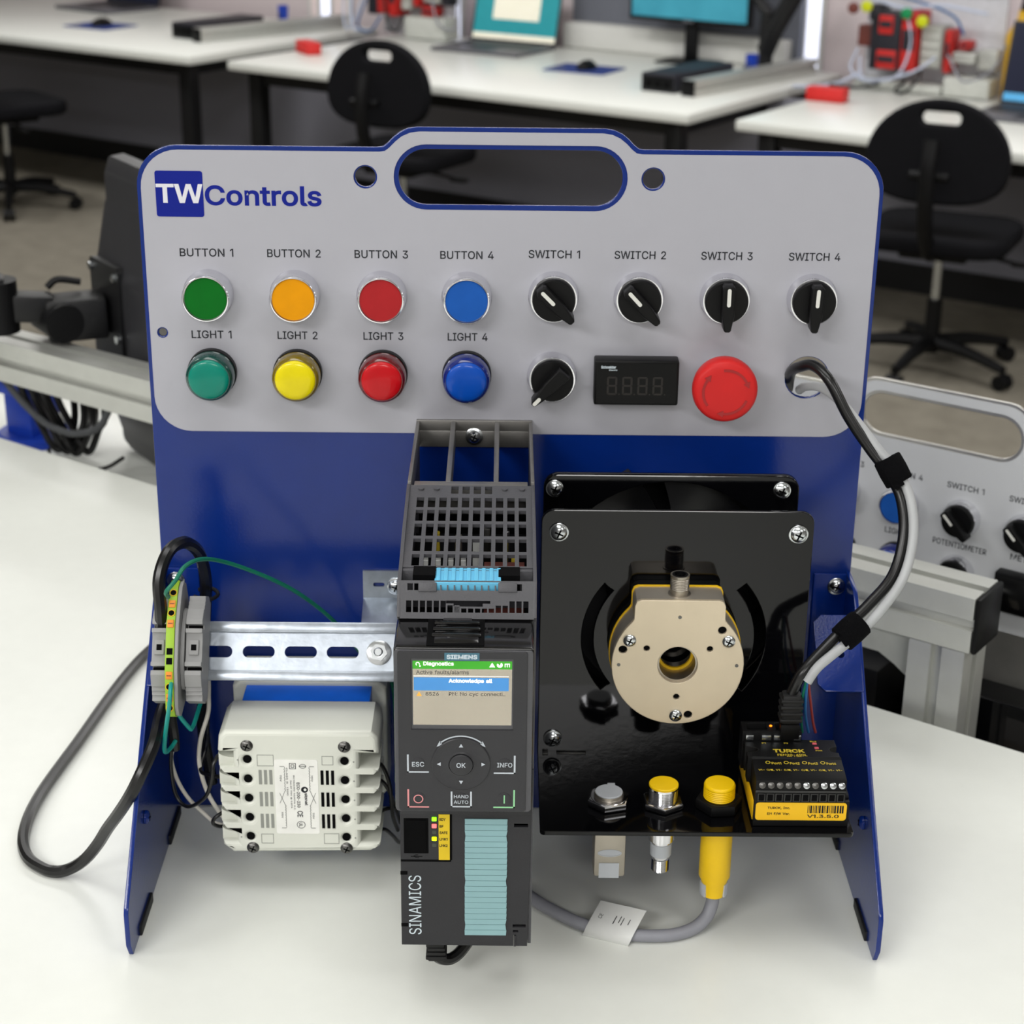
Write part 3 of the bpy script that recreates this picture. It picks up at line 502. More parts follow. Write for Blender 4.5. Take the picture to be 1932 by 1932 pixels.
t = thing('emergency_stop_button', 'large red mushroom emergency stop button with rotation arrows', 'button', (135, 0, 316))
G().lathe((0, -.7, 0), (0, -1, 0), [(0, 15), (2.5, 15), (3.5, 13.4), (12.5, 13)], 36).build('collar', 'sensor_grey', t)
G().lathe((0, -12, 0), (0, -1, 0), [(0, 12.5), (1, 17.6), (3, 19.4), (8, 20.3), (12, 20.5), (14.5, 20.1), (16.5, 19), (17.3, 17.6), (17.6, 12), (17.7, 0)], 48).build('head', 'estop_red', t, ang=50)
for k in range(3):
    a0 = 98-120*k; M = FRONT(0, -29.35, 0); g = G().poly(arcband(0, 0, 13.3, 14.9, a0, a0-72, 12), .5, M)
    t1 = math.radians(a0-72); c_, s_ = math.cos(t1), math.sin(t1); px, pz = 14.1*c_, 14.1*s_; tx, tz = s_, -c_
    g.poly([(px-c_*2.2, pz-s_*2.2), (px+tx*4, pz+tz*4), (px+c_*2.2, pz+s_*2.2)], .5, M).build('arrow', 'estop_dark', t)

# ------------------------------------------------------------------ signal cables out of the round hole
black = [(180.5, 14, 305), (178.8, -4, 321.7), (182.1, -18, 329.6), (188.5, -28, 333.4), (196.8, -40, 327.7), (208.4, -48, 307.5), (221.9, -54, 289.1), (233.5, -60, 275), (240.6, -70, 262.3), (242.1, -80, 241.9), (235.6, -90, 219.7), (221, -98, 203.9), (206.3, -105, 191.6), (189.3, -115, 177.6), (178.4, -121, 166.7), (173.8, -119.5, 154)]
grey = [(187.9, 12, 305), (188.7, -6, 313), (195.2, -22, 317.5), (204.3, -38, 314.1), (216.6, -48, 301.1), (227.2, -55, 288.6), (238.5, -64, 277), (245.6, -74, 262.9), (247, -84, 241.5), (240.6, -95, 219.9), (226.8, -103, 201.5), (212.6, -110, 189), (197.5, -118, 179.7), (187.4, -122, 172), (181.7, -124, 163.5)]
t = thing('network_cable', 'black network cable arching from the round panel hole to the input module', 'cable', black[-1], local=False)
G().tube(black, 3.5, 12).build('jacket', 'black_cable', t)
p = Vector((173.8, -119.5, 152)); g = G().box((167.8, -124.5, 134), (179.8, -114.5, 154), bev=2)
for k in range(4): g.box((167, -125.2, 136+k*4.4), (180.6, -113.8, 138.2+k*4.4), bev=.6)
g.build('strain_relief', 'black_rubber', t)
G().box((168, -124, 124), (179.6, -115, 134), bev=.5).build('plug', 'black_plastic', t)
t = thing('grey_cable', 'pale grey sensor cable strapped alongside the black network cable', 'cable', grey[-1], local=False)
G().tube(grey, 3, 12).build('jacket', 'pale_cable', t)
for nm, m, L in [('wire', 'green_wire', [(181.2, -124, 164), (180.6, -119, 149.5), (181.6, -114, 136.5), (184.1, -109, 121)]), ('wire', 'blue_wire', [(181.9, -124, 164), (183, -118, 144.9), (185.2, -113, 131.8), (188.1, -109, 121)]), ('wire', 'red_wire', [(182.7, -123, 163.5), (186.6, -117, 144.4), (189.8, -112, 129.4), (192.4, -109, 121)])]:
    G().tube(L, .85, 7).build(nm, m, t, label={'green_wire': 'green conductor', 'blue_wire': 'blue conductor', 'red_wire': 'red conductor'}[m])
def strap(name, label, c, d, r, L):
    t = thing(name, label, 'cable strap', c, local=False); c = Vector(c); d = Vector(d).normalized()
    G().lathe(c-d*L/2, d, [(0, r), (.8, r+.7), (L*.5, r+1), (L-.8, r+.7), (L, r)], 16).build('wrap', 'velcro', t, ang=60)
    n = d.cross(Vector((0, -1, 0))).normalized()
    G().box((-L/2+.6, -1.6, -2), (L/2-.6, 1.6, 6), bev=.6, M=frame(c+n*(r+.6)*.4-Vector((0, 1, 0))*(r*.85), d, (0, 1, 0))).build('loose_end', 'velcro', t)
strap('cable_strap', 'black hook and loop strap on the upper bend of the cables', (236, -62, 277.5), (13, -10, -22), 8, 17)
strap('cable_strap', 'black hook and loop strap on the lower bend of the cables', (209.3, -107, 190), (-15, -7, -11.5), 8, 17)

# ------------------------------------------------------------------ variable speed drive
X0, X1 = -58.8, 15.4; XC = (X0+X1)/2
t = thing('variable_speed_drive', 'tall dark grey variable speed drive with open top grille and teal label strip', 'drive', (XC, -110, 44.5), local=False)
prof = [(-3, 150), (-3, 268), (-90, 272), (-119, 287.4), (-173, 280.7), (-206, 273.2), (-221, 271), (-230, 254), (-226, 250), (-224, 44.8), (-60, 44.8)]
for x in (X0, X1-2): G().plate([(y, z) for y, z in prof], [], 2, SIDE(x, 0, 0), bev=.3).build('side_wall', 'drive_grey', t)
G().box((X0+2, -20, 150), (X1-2, -4, 240)).box((X0+2, -215, 45), (X1-2, -60, 232)).build('inner_body', 'void', t)
hs = G().box((X0, -3, 277.6), (X1, -.4, 287), bev=.4)
hs.plate(rect(X0, 264, X1, 278), [circ(XC, 278, .1, 6)], 2, FRONT(0, -.6, 0)) if 0 else None
for x in (X0, X1-2.2, X0+22.2, X0+50.2): hs.box((x, -112, 270), (x+(2.2 if x in (X0, X1-2.2) else 3), -2.5, 286.5), bev=.4)
hs.box((X0+4, -118, 268), (X1-4, -111, 286.3), bev=.6); hs.box((X0+2, -3.2, 269), (X1-2, -.6, 280), bev=.3)
hs.build('heat_sink_frame', 'cast_metal', t)
screw(t, (XC, -3.2, 276.5), (0, -1, .15), 4.2, 5.5, washer=5.6)
# sloping top grille
GY = [(-118.5, 287.4), (-173, 280.7), (-206, 273.2)]
MG = frame((0, -119, 286.6), (1, 0, 0), (0, -87, -14.2)); L_ = math.hypot(87, 14.2)
def gv(yc): # crop row of the photograph's grille to distance along the slope
    A = [(505, 0), (590, 9.5), (625, 14), (710, 25), (730, 28), (825, 40), (845, 43), (945, 56), (965, 59), (1070, 72), (1090, 75), (1210, L_-1.5)]
    for (a, p), (b, q) in zip(A, A[1:]):
        if a <= yc <= b: return p+(q-p)*(yc-a)/(b-a)
    return L_
cols = [X0+(X1-X0)*(.087+.0873*k) for k in range(10)]; cw = 4.2
hol = []
for r0, r1 in ((625, 710), (730, 825), (845, 945), (965, 1070), (1090, 1210)):
    for c in cols: hol.append(rect(c, gv(r0), c+cw, gv(r1)-.1))
for c in cols[3:7]: hol.append(rect(c, 1.2, c+cw, gv(590)))
G().plate(rect(X0+1.5, 0, X1-1.5, L_), hol, 2.2, MG, h0=0).build('top_grille', 'drive_grey', t)
for k, c in enumerate((cols[0]+2, cols[1]+4.6, cols[8]-1.5, cols[9]+2)): G().cyl((c, -124, 285), (c, -124.2, 286.9), 1.7, n=14).build('grille_stud', 'drive_grey', t)
g = G().box((-13, -200, 236), (9, -188, 268)).build('brown_component', 'brown_part', t)
for x in (-47, -40, -33, -26): G().box((x, -178, 262), (x+2.8, -176.5, 266)).box((x, -181, 262), (x+2.8, -179.6, 265.4)).build('white_connector', 'tag_white', t)
for x, y, z, m in ((-28, -150, 268, 'nickel'), (-18, -152, 266, 'tag_white'), (-1, -147, 270, 'chrome'), (-41, -140, 266, 'gold_print'), (-12, -138, 268, 'steel_dark'), (4, -165, 262, 'gold_print')):
    G().box((x-2, y-2, 240), (x+2, y+2, z), bev=.7).build('component', m, t)
# latch
MLt = frame((0, -221, 269), (1, 0, 0), (0, 17, 1.6))
G().box((X0+8, -217, 258), (X0+20, -205, 272.6)).box((X1-20.5, -217, 258), (X1-9, -205, 272.6)).build('latch_recess', 'void', t)
lt = G().box((X0+19.6, -1, -7), (X1-19.4, 15.5, 1.6), bev=.7, M=MLt)
for k in range(9): lt.box((X0+20.4+k*4.05, .5, 1), (X0+22.7+k*4.05, 14.5, 2.4), bev=.5, M=MLt)
lt.build('release_latch', 'sky_blue', t)
G().box((X0+2, -209, 250), (X1-2, -204, 271.8), bev=.3).build('bridge', 'drive_grey', t)
# upper front with two rows of vents
MV = frame((0, -230.3, 253.2), (1, 0, 0), (0, 9.4, 18)); LV = math.hypot(9.4, 18)
hol = [rect(X0+5.4+k*3.62, LV-5.2, X0+8.3+k*3.62, LV-1.6) for k in range(17) if k not in (2, 3, 14, 15)]
hol += [rect(X0+4.8+k*3.66, 3.4, X0+7.6+k*3.66, 9.6 if k < 6 or k > 14 else (7.2 if k in (6, 7, 13, 14) else 5.6)) for k in range(18)]
hol.append([(X0+26, 9.7), (X0+26, 8.2), (X0+30, 8.2), (X0+30, 6.6), (X0+45.5, 6.6), (X0+45.5, 8.2), (X0+49.5, 8.2), (X0+49.5, 9.7)])
G().plate(rect(X0+1.5, 0, X1-1.5, LV), hol, 0, MV, h0=-3).build('vent_panel', 'drive_grey', t)
for a, b in ((X0+11.2, X0+21), (X1-20.6, X1-10.5)): G().box((a, LV-6, -1), (b, LV-1, .9), bev=.4, M=MV).build('vent_tab', 'drive_grey', t)
# control unit face, y = -224
CF = FRONT(0, -224, 0)
holes = [rect(-56.6, 106.4, -43.3, 128.5), rect(-60.9, 91.8, -57.0, 94.3), rect(-60.6, 57.3, -56.6, 59.7), rect(4.9, 123.5, 12.6, 125.6), rect(4.9, 57.2, 12.2, 59), rect(5, 53.8, 8, 55.2), rect(5.6, 44, 6.8, 51.5)]
holes = [h for h in holes if h[0][0] > -58.4 or h[0][0] > 0]
out = [(X0, 44.8), (5.4, 44.4), (5.4, 52), (6.8, 52), (6.8, 44.4), (13.2, 44.4), (X1-.2, 160), (X0, 160)]
G().plate(out, holes, 2.5, CF, bev=.3).build('control_unit_cover', 'drive_grey_dark', t)
G().box((-58.6, -227.2, 102.2), (-37.6, -226.2, 156), bev=.3).build('port_surround', 'drive_grey', t) if 0 else None
G().box((-56.8, -226.5, 106), (-43, -205, 128.8)).box((-55.6, -227, 107.4), (-44.4, -215, 127.6)).build('usb_port', 'void', t)
G().poly(rect(-58.7, 100.6, -30.4, 101.9), .25, FRONT(0, -226.4, 0)).poly(rect(-31, 101.8, -29.8, 132), .25, FRONT(0, -226.4, 0)).build('seam', 'void', t)
for x0, z0, x1, z1 in ((-59, 92, -55, 94.2), (-58.9, 57.4, -55, 59.6)): G().poly(rect(x0, z0, x1, z1), .3, FRONT(0, -226.4, 0)).build('notch', 'void', t)
for z, m, on in ((128.4, 'led_green', 1), (123.9, 'led_red', 1), (119.8, 'led_off', 0), (115.6, 'led_lime', 1), (111.4, 'led_off', 0)):
    G().box((-41.1, -227.2 if on else -226.6, z-1.25), (-38.4, -226, z+1.25), bev=.4).build('status_led', m, t, label='lit status light' if on else None)
ys = G().poly(rect(-37.3, 102, -31.1, 131.5), .5, FRONT(0, -226.4, 0)).build('yellow_strip', 'yellow_strip', t)
for z, s in ((128.3, 'RDY'), (123.9, 'BF'), (119.8, 'SAFE'), (115.6, 'LNK1'), (111.4, 'LNK2')): G().text(s, FRONT(-36.8, -226.95, z), {'BF': 2.2, 'RDY': 3.4}.get(s, 4.5), 1.7, 'L', ex=.06, bold=.02).build('lettering', 'ink', ys)
ub = G().tube([(-53, -226.6, 104), (-46.5, -226.6, 104)], .16, 5, False).tube([(-51.5, -226.6, 104), (-50.4, -226.6, 105), (-49, -226.6, 105)], .14, 5, False).tube([(-51, -226.6, 104), (-50, -226.6, 103.1), (-48.4, -226.6, 103.1)], .14, 5, False); ub.build('usb_mark', 'void', t)
for k in range(21):
    z1 = 128.9-k*3.667; i = .5 if k in (2, 3, 10, 11, 18, 19) else 0
    a = [(-22.6, z1-3.5), (1, z1-3.5), (1.2, z1-.1), (-22.7, z1-.1)]
    if k in (2, 10, 18): a[0] = (-22.3, z1-3.5); a[1] = (.6, z1-3.5)
    if k in (3, 11, 19): a[3] = (-22.3, z1-.1); a[2] = (.6, z1-.1)
    G().poly(a, .7, FRONT(0, -226.4, 0)).build('label_tab', 'cyan_label', t)
MSN = frame((-50.9, -226.45, 71.7), (0, 0, 1), (-1, 0, 0))
G().text('SINAMICS', MSN, 39.4, 7.2, ex=.08, bold=.0).build('lettering', 'pale_print', t)
G().box((X0+.5, -227, 131.6), (X1-1, -224, 160), bev=.4).build('upper_cover', 'drive_grey_dark', t)
for x0, x1 in ((-52, -46), (-36, -30), (-22, -16)): G().box((x0, -212, 41.6), (x1, -200, 45)).build('clip', 'nickel', t)

t = thing('fieldbus_cable', 'black network plug and cable looping under the bottom of the drive', 'cable', (-43, -205, 44), local=False)
pb = G().box((-45.6, -212, 32), (-35, -200, 45), bev=.8)
pb.build('plug', 'black_rubber', t)
g = G()
for k in range(3): g.box((-45.8+k*.6, -212.4, 24+k*3), (-33.6-k*.4, -199.6, 26.4+k*3), bev=.7)
g.box((-44.6, -211, 22), (-35, -201, 33), bev=1).build('strain_relief', 'black_rubber', t)
G().tube([(-40, -206, 25), (-38, -204, 20), (-32, -201, 17), (-25, -196, 20), (-18, -186, 28), (-14, -170, 42), (-14, -150, 60)], 3.6, 10).build('jacket', 'black_cable', t)

# ------------------------------------------------------------------ operator panel on the drive, face at y = -266
t = thing('operator_panel', 'grey keypad operator panel with lit colour screen clipped on the drive', 'keypad', (-22.6, -245, 156.5), local=False)
IX0, IX1, IZ0, IZ1 = -58.8, 13.7, 156.6, 252.5
G().box((IX0, -264.6, IZ0), (IX1, -227.2, IZ1), bev=1.6, seg=3).build('housing', 'black_gloss', t)
G().plate(rrect(IX0+.4, IZ0+.2, IX1-.4, IZ1-.6, 2), [], 1, FRONT(0, -264.4, 0), bev=.4).build('bezel', 'fascia_top', t)
fw = frame
G().plate(rrect(-56.6, 157.4, 10.4, 251.4, 1.6), [rect(-49.6, 206.2, 3.2, 247.2)], .9, FRONT(0, -265.3, 0), bev=.3).build('fascia', 'fascia', t)
# clip on the top
G().box((-42, -262, 250), (-12, -229, 253.2), bev=.5).build('clip_recess', 'void', t)
g = G()
for k in range(3): g.box((-38.6-k*.5, -240-k*6.5, 252.4), (-14.6+k*.5, -236.6-k*6.5, 255.6-k*.5), bev=.8)
g.box((-38, -260, 252), (-15, -236, 253.8), bev=.5).build('clip_ribs', 'black_gloss', t)
G().box((-34, -236, 252.4), (-19, -231, 254.2), bev=.3).build('clip_tongue', 'fascia', t)
FP = -266.2
G().poly(rect(-32.4, 246.4, -14.4, 250.8), .2, FRONT(0, FP, 0)).build('maker_plate', 'siemens_teal', t)
G().text('SIEMENS', FRONT(-23.4, FP-.22, 248.6), 15.8, 2.5, ex=.06, bold=.03).build('lettering', 'pale_print', t)
G().poly(rect(-49.6, 206.2, 3.2, 247.2), .3, FRONT(0, -264.9, 0)).build('screen_mask', 'black_plastic', t)
SP = -265.25
sc = G().poly(rect(-48.8, 208.7, 2.4, 245.8), .15, FRONT(0, SP, 0)).build('screen', 'screen_cream', t)
G().poly(rect(-48.8, 241.2, 2.4, 245.8), .06, FRONT(0, SP-.16, 0)).build('status_bar', 'screen_green', sc)
G().poly(rect(-48.3, 228.7, .8, 236.3), .06, FRONT(0, SP-.16, 0)).build('menu_row', 'screen_blue', sc)
G().poly(rect(-48.3, 236.9, .8, 237.2), .05, FRONT(0, SP-.16, 0)).build('rule', 'screen_white', sc)
def iopx(x): return -48.8+(x-310)/(1320-310)*51.2
def stx(s, x, z, w, h, m, b=.012): G().text(s, FRONT(iopx(x), SP-.24, z), w, h, 'L', ex=.04, bold=b).build('lettering', m, sc)
stx('Diagnostics', 420, 244.0, 15.6, 2.9, 'screen_white', .02); stx('Active faults/alarms', 345, 239.2, 27.2, 2.5, 'screen_ink')
stx('Acknowledge all', 675, 234.2, 22.6, 2.8, 'screen_white', .03); stx('8526', 440, 226.8, 6.8, 2, 'screen_ink'); stx('PN: No cyc connecti..', 678, 226.6, 29.2, 2.6, 'screen_ink')
def tri(x, z, w, h): return [(x, z), (x+w, z), (x+w/2, z+h)]
G().poly(tri(iopx(345), 225.5, 2.9, 2.6), .05, FRONT(0, SP-.2, 0)).build('warning_mark', 'screen_amber', sc)
g = G().poly(tri(iopx(1088), 242.4, 3, 2.6), .05, FRONT(0, SP-.22, 0)).poly(arcband(iopx(1195), 243.7, .5, 1.5, 150, 420, 14), .05, FRONT(0, SP-.22, 0)).poly(circ(iopx(1205), 243.2, .7, 10), .05, FRONT(0, SP-.22, 0))
for dx in (0, 1.1, 2.2): g.poly(rect(iopx(1245)+dx, 242.5, iopx(1245)+dx+.4, 244.4), .05, FRONT(0, SP-.22, 0))
g.poly(rect(iopx(1245), 244.1, iopx(1245)+2.6, 244.5), .05, FRONT(0, SP-.22, 0)).build('status_icons', 'screen_white', sc)
G().plate(arcband(iopx(362), 244, .7, 1.1, -30, 240, 12), [], .05, FRONT(0, SP-.22, 0)).poly(circ(iopx(385), 242.8, .45, 8), .05, FRONT(0, SP-.22, 0)).build('stethoscope_mark', 'screen_white', sc)
# wheel and keys
WX, WZ = -23.8, 186.1
wh = G().lathe((WX, -265.4, WZ), (0, -1, 0), [(0, 15.6), (1.3, 15.5), (1.7, 15), (1.3, 13), (1.1, 8), (1.5, 7), (1.7, 6.6), (.9, 6.4), (.9, 0)], 48).build('control_wheel', 'fascia', t)
G().lathe((WX, -266.1, WZ-.3), (0, -1, 0), [(0, 6.3), (1.2, 6.1), (1.6, 5.4), (1.7, 0)], 32).build('ok_button', 'fascia', t)
G().text('OK', FRONT(WX, -267.85, WZ), 4.8, 2.9, ex=.06, bold=.01).build('lettering', 'iop_mark', t)
for dx, dz, a in ((0, 11.2, 0), (0, -10.6, 180), (-11.6, .2, 90), (11.6, .2, -90)):
    M = FRONT(WX+dx, -267, WZ+dz)@Matrix.Rotation(math.radians(a), 4, 'Z'); G().poly([(-1.1, -.9), (1.1, -.9), (0, 1.1)], .08, M).build('arrow_mark', 'iop_mark', t)
ar = G().poly(arcband(WX, WZ, 16.1, 16.8, 48, 132, 22), .15, FRONT(0, -266.1, 0))
for s in (-1, 1):
    a = math.radians(90+s*43); px, pz = WX+16.4*math.cos(a), WZ+16.4*math.sin(a)
    ar.poly([(px+s*1.3, pz+1.5), (px-s*1.3, pz-.6+1), (px-s*1.2, pz-2.2)] if 0 else [(px-s*1.6, pz-1.9), (px+s*.0, pz+1.5), (px+s*1.6, pz-.6)], .15, FRONT(0, -266.1, 0))
ar.build('rotation_arrow', 'iop_mark', t)
def key(x, z, s, w, h, m, corner, b=.01):
    G().lathe((x, -265.6, z), (0, -1, 0), [(0, 4), (.7, 3.8), (.95, 3.2), (.8, 0)], 24).build('key', 'fascia', t)
    if s: G().text(s, FRONT(x, -266.65, z), w, h, ex=.05, bold=b).build('lettering', 'iop_mark', t)
    g = G()
    for r in corner: g.poly(rect(*r), .12, FRONT(0, -266.1, 0))
    g.build('key_frame', m, t)
key(-46.4, 185.9, 'ESC', 6.4, 2.8, 'iop_mark', [(-52.2, 180.6, -40.8, 181.4), (-52.2, 180.6, -51.3, 191.4)])
key(-.9, 185.8, 'INFO', 8, 2.8, 'iop_mark', [(-6.6, 180.3, 4.8, 181.1), (3.9, 180.3, 4.8, 191.2)])
key(-46.4, 165.1, None, 0, 0, 'pink_mark', [(-52.2, 159.5, -40.8, 160.3), (-52.2, 159.5, -51.3, 170.6)])
G().plate(circ(-46.4, 165, 2.6, 26), [circ(-46.4, 165, 2.05, 26)], .1, FRONT(0, -266.65, 0)).build('off_mark', 'pink_mark', t)
key(-23.8, 164.9, 'HAND\nAUTO', 7.8, 5.4, 'iop_mark', [(-29.3, 159.8, -18.1, 160.6), (-29.3, 159.8, -28.4, 169.4), (-19, 159.8, -18.1, 169.4)])
key(-1, 165.1, None, 0, 0, 'green_mark', [(-6.7, 159.6, 4.7, 160.4), (3.8, 159.6, 4.7, 170.5)])
G().poly(rect(-1.3, 162.6, -.6, 167.6), .1, FRONT(0, -266.6, 0)).build('on_mark', 'green_mark', t)

# ------------------------------------------------------------------ rail, terminals
TH = math.radians(30); RC = Vector((0, -74, 156.5))
RV = Vector((0, math.sin(TH), math.cos(TH))); RN = Vector((0, -math.cos(TH), math.sin(TH)))     # up the rail, out of the rail
MRL = frame(RC, (1, 0, 0), RV)            # z = RN
t = thing('mounting_rail', 'slotted zinc mounting rail between the grey terminals and the drive', 'rail', (-138, -74, 138), local=False)
g = G(); slots = [rrect(a, -3.7, b, 3.7, 3.6, 6) for a, b in ((-220, -200), (-193.3, -173.4), (-166.9, -146.6), (-140.3, -119.9), (-113.7, -93.4))]
g.plate(rect(-217, -12.4, -60.5, 12.4), slots, -6, MRL, h0=-7.2)
for s in (1, -1):
    g.box((-217, s*12, -7.2), (-60.5, s*13.4, .2), bev=.4, M=MRL); g.box((-217, s*12.6, -1.1), (-60.5, s*18.6, .5), bev=.5, M=MRL)
g.build('rail', 'zinc', t)
o_ = RC+Vector((-80.5, 0, 0))-RN*6
g = G().lathe(o_, RN, [(0, 8), (.8, 8), (1.2, 7)], 24).hexa(o_+RN*1, o_+RN*6, 5.6); g.lathe(o_+RN*1, RN, [(0, 2.9), (7.6, 2.9), (8.4, 2.2)], 16); g.build('bolt', 'screw_metal', t)
t2 = thing('zinc_bracket', 'bent zinc bracket behind the rail at the left edge of the drive', 'bracket', (-78, -10, 140), local=False)
G().plate(rect(-95.3, 160.8, -60.5, 181), [rrect(-88.6, 169.6, -81, 172.6, 1.4, 4)], 1.8, FRONT(0, -.4, 0)).build('upright', 'zinc', t2)
P0 = Vector((0, -1.2, 161)); dv = Vector((0, -58, -23)); Mb = frame(P0, (1, 0, 0), dv)
G().box((-95.3, 0, -.9), (-60.5, dv.length-3, .9), bev=.4, M=Mb).build('arm', 'zinc', t2)
screw(t2, (-73.5, -2.2, 170.2), (0, -1, 0), 4.8, 4, washer=6)
st_sc = screw(st, (-190, -3, 131), (0, -1, 0), 4, 3)
def on_rail(v, n, x=0): return RC+RV*v+RN*n+Vector((x, 0, 0))
SR = frame(RC, RV, RN)                    # profile (v, n); z = RV x RN = +x ?
sx = SR.to_3x3()@Vector((0, 0, 1))
def extr(g, pts, x0, x1, bev=.4):
    M = frame(RC+Vector((x0, 0, 0)), RV, RN) if sx.x > 0 else frame(RC+Vector((x1, 0, 0)), RV, RN)
    return g.plate(pts, [], x1-x0, M, bev=bev)
def end_clamp(label, x0, x1):
    t = thing('end_clamp', label, 'terminal', on_rail(0, 0, (x0+x1)/2), local=False, group='grey end clamps')
    half = [(6, 27), (9, 27.6), (9, 30), (11.6, 30), (11.6, 22), (14.2, 22), (14.2, 29), (17, 29.4), (24, 25), (24, 23), (26.5, 23), (26.5, 21.6), (29, 21.6), (29, 20), (32.5, 20), (33.5, 8), (30, 0)]
    pts = [(-a, b) for a, b in reversed(half)]+half
    extr(G(), pts, x0, x1).build('body', 'terminal_grey', t)
    xm = (x0+x1)/2; M = frame(on_rail(0, 0, xm), (1, 0, 0), RV)
    G().box((-3, -4.6, 26), (3, 4.6, 28.6), bev=.4, M=M).build('screw_boss', 'terminal_grey', t)
    G().box((-1.6, -1.8, 28), (1.6, 1.8, 28.9), M=M).build('screw_hole', 'void', t)
    for v in (-12.9, 12.9): G().box((-4.4, v-1, 21.5), (4.4, v+1, 22.4), M=M).build('groove', 'void', t)
end_clamp('grey end clamp on the left end of the rail, outside the green terminal', -218, -208.6)
end_clamp('grey end clamp between the green terminal and the bare rail', -197.2, -187)
t = thing('earth_terminal', 'narrow green and yellow earth terminal block with orange pushers', 'terminal', on_rail(0, 0, -205.5), local=False)
tp = [(-42, 14), (-42, 22), (-38, 27), (-27, 31), (-14, 35), (14, 35), (27, 31), (38, 27), (42, 22), (42, 14), (30, 0), (-30, 0)]
extr(G(), tp, -208.3, -203).build('body', 'pe_green', t)
extr(G(), [(a*.985, b-.6) for a, b in tp], -202.9, -200.6).build('end_plate', 'terminal_grey', t)
extr(G(), [(a*.6, b*.8) for a, b in tp], -200.5, -198).build('spacer', 'terminal_grey', t)
def top_n(v):
    v = abs(v); A = [(0, 35), (14, 35), (27, 31), (38, 27), (42, 22)]
    for (a, p), (b, q) in zip(A, A[1:]):
        if a <= v <= b: return p+(q-p)*(v-a)/(b-a)
    return 22
for v, kind in ((33.5, 'h'), (26.4, 'p'), (20.6, 'h'), (14, 'p'), (-3, 's'), (-9, 's'), (-17.6, 'p'), (-24.4, 'h'), (-31, 'p'), (-37, 'h')):
    M = frame(on_rail(v, top_n(v), -205.65), (1, 0, 0), RV+RN*((top_n(v+1)-top_n(v-1))/2))
    if kind == 'h': G().lathe(M@Vector((0, 0, -2)), M.to_3x3()@Vector((0, 0, 1)), [(0, 2.3), (2.5, 2.3), (2.5, 1.9), (.6, 1.7), (.6, 0)], 18).build('wire_entry', 'yellow_gasket', t); G().cyl(M@Vector((0, 0, -1)), M@Vector((0, 0, .4)), 1.75, n=16).build('wire_hole', 'void', t)
    elif kind == 'p': G().box((-2, -2.4, -1), (2, 2.4, .7), bev=.4, M=M).build('pusher', 'orange_push', t); G().poly(rect(-1.4, -.3, 1.4, .3), .1, M@Matrix.Translation((0, 0, .7))).build('slot', 'brown_part', t)
    else: G().box((-1.8, -2, -1), (1.8, 2, .3), M=M).build('jumper_slot', 'void', t)
# ------------------------------------------------------------------ transformer
t = thing('transformer', 'pale grey shelled transformer with blue core and printed white label', 'transformer', (-128, -60, 30), local=False)
TX0, TX1, TZ0, TZ1 = -179.5, -78.4, 31, 119.5
def shell(y0, y1, name):
    """half shell seen from the front: y1 is the front face"""
    n_ = [(45.4-13.2*k) for k in range(5)]
    o = [(TX0+9, TZ1-2), (TX0+9, TZ0+74)] ; zc = [(98.2, 107.5)]
    pts = [(TX0+6, TZ0), (TX1-6, TZ0), (TX1-1.5, TZ0+4), (TX1, TZ0+10), (TX1, TZ1-8), (TX1-6, TZ1), (TX0+6, TZ1), (TX0, TZ1-8), (TX0, TZ0+10), (TX0+1.5, TZ0+4)]
    return pts
core = [(TX0+9.5, 40), (TX1-9.5, 40), (TX1-9.5, 114.5), (TX0+9.5, 114.5)]
G().plate(core, [], 78, FRONT(0, -2, 0), bev=1).build('core', 'transformer_core', t)
fp = FRONT(0, -66, 0)
slots_l = [(38.0+13.4*k, 48.2+13.4*k) for k in range(5)]
outl = [(TX0+7, 30.5), (TX1-7, 32), (TX1-.6, 36)]
for a, b in slots_l: outl += [(TX1-.6, a+.4), (-91.3, a+.4), (-91.3, b+.8), (TX1-.6, b+.8)] if 1 else []
outl += [(TX1, 104), (TX1-1, 114), (TX1-5, 118.6), (TX0+5, 118.6), (TX0+1, 114), (TX0, 104)]
for a, b in reversed(slots_l): outl += [(TX0+.6, b+1.4), (-169.9, b+1.4), (-169.9, a+1), (TX0+.6, a+1)]
outl += [(TX0+.6, 36)]
G().plate(outl, [circ(x+.05*k*sgn, 98.2-13.9*k if sgn < 0 else 97.4-13.75*k, 2.1, 16) for x, sgn in ((-161.2, -1), (-100.5, 1)) for k in range(5)], 43, fp, bev=3.4).build('front_shell', 'transformer_shell', t)
G().plate([(TX0+4, 31), (TX1-4, 31), (TX1, 36), (TX1, 113), (TX1-5, 118), (TX0+5, 118), (TX0, 113), (TX0, 36)], [], 38, FRONT(0, -1, 0), bev=2.5).build('rear_shell', 'transformer_shell', t)
for sgn, x in ((-1, TX0), (1, TX1)):                                                     # curved scoop under each wire entry
    for k, (a, b) in enumerate(slots_l):
        pr = [(0, 0)]+[(10.2*math.sin(math.radians(q)), 9.5*(1-math.cos(math.radians(q)))) for q in range(10, 91, 16)]+[(10.2, 0)]
        G().plate([(0, -.5), (0, 5)]+[(p*.94, q*.4+5) for p, q in pr[1:-1]]+[(9.6, -.5)], [], 40, frame((-170, -104, a+.6), (-1, 0, 0), (0, 0, 1)), bev=0).build('entry_scoop', 'transformer_shell', t) if sgn < 0 else \
        G().plate([(p*1.1, q*.8) for p, q in pr], [], -40, frame((-91.3, -104, a+.6), (1, 0, 0), (0, 0, 1)), bev=0).build('entry_scoop', 'transformer_shell', t)
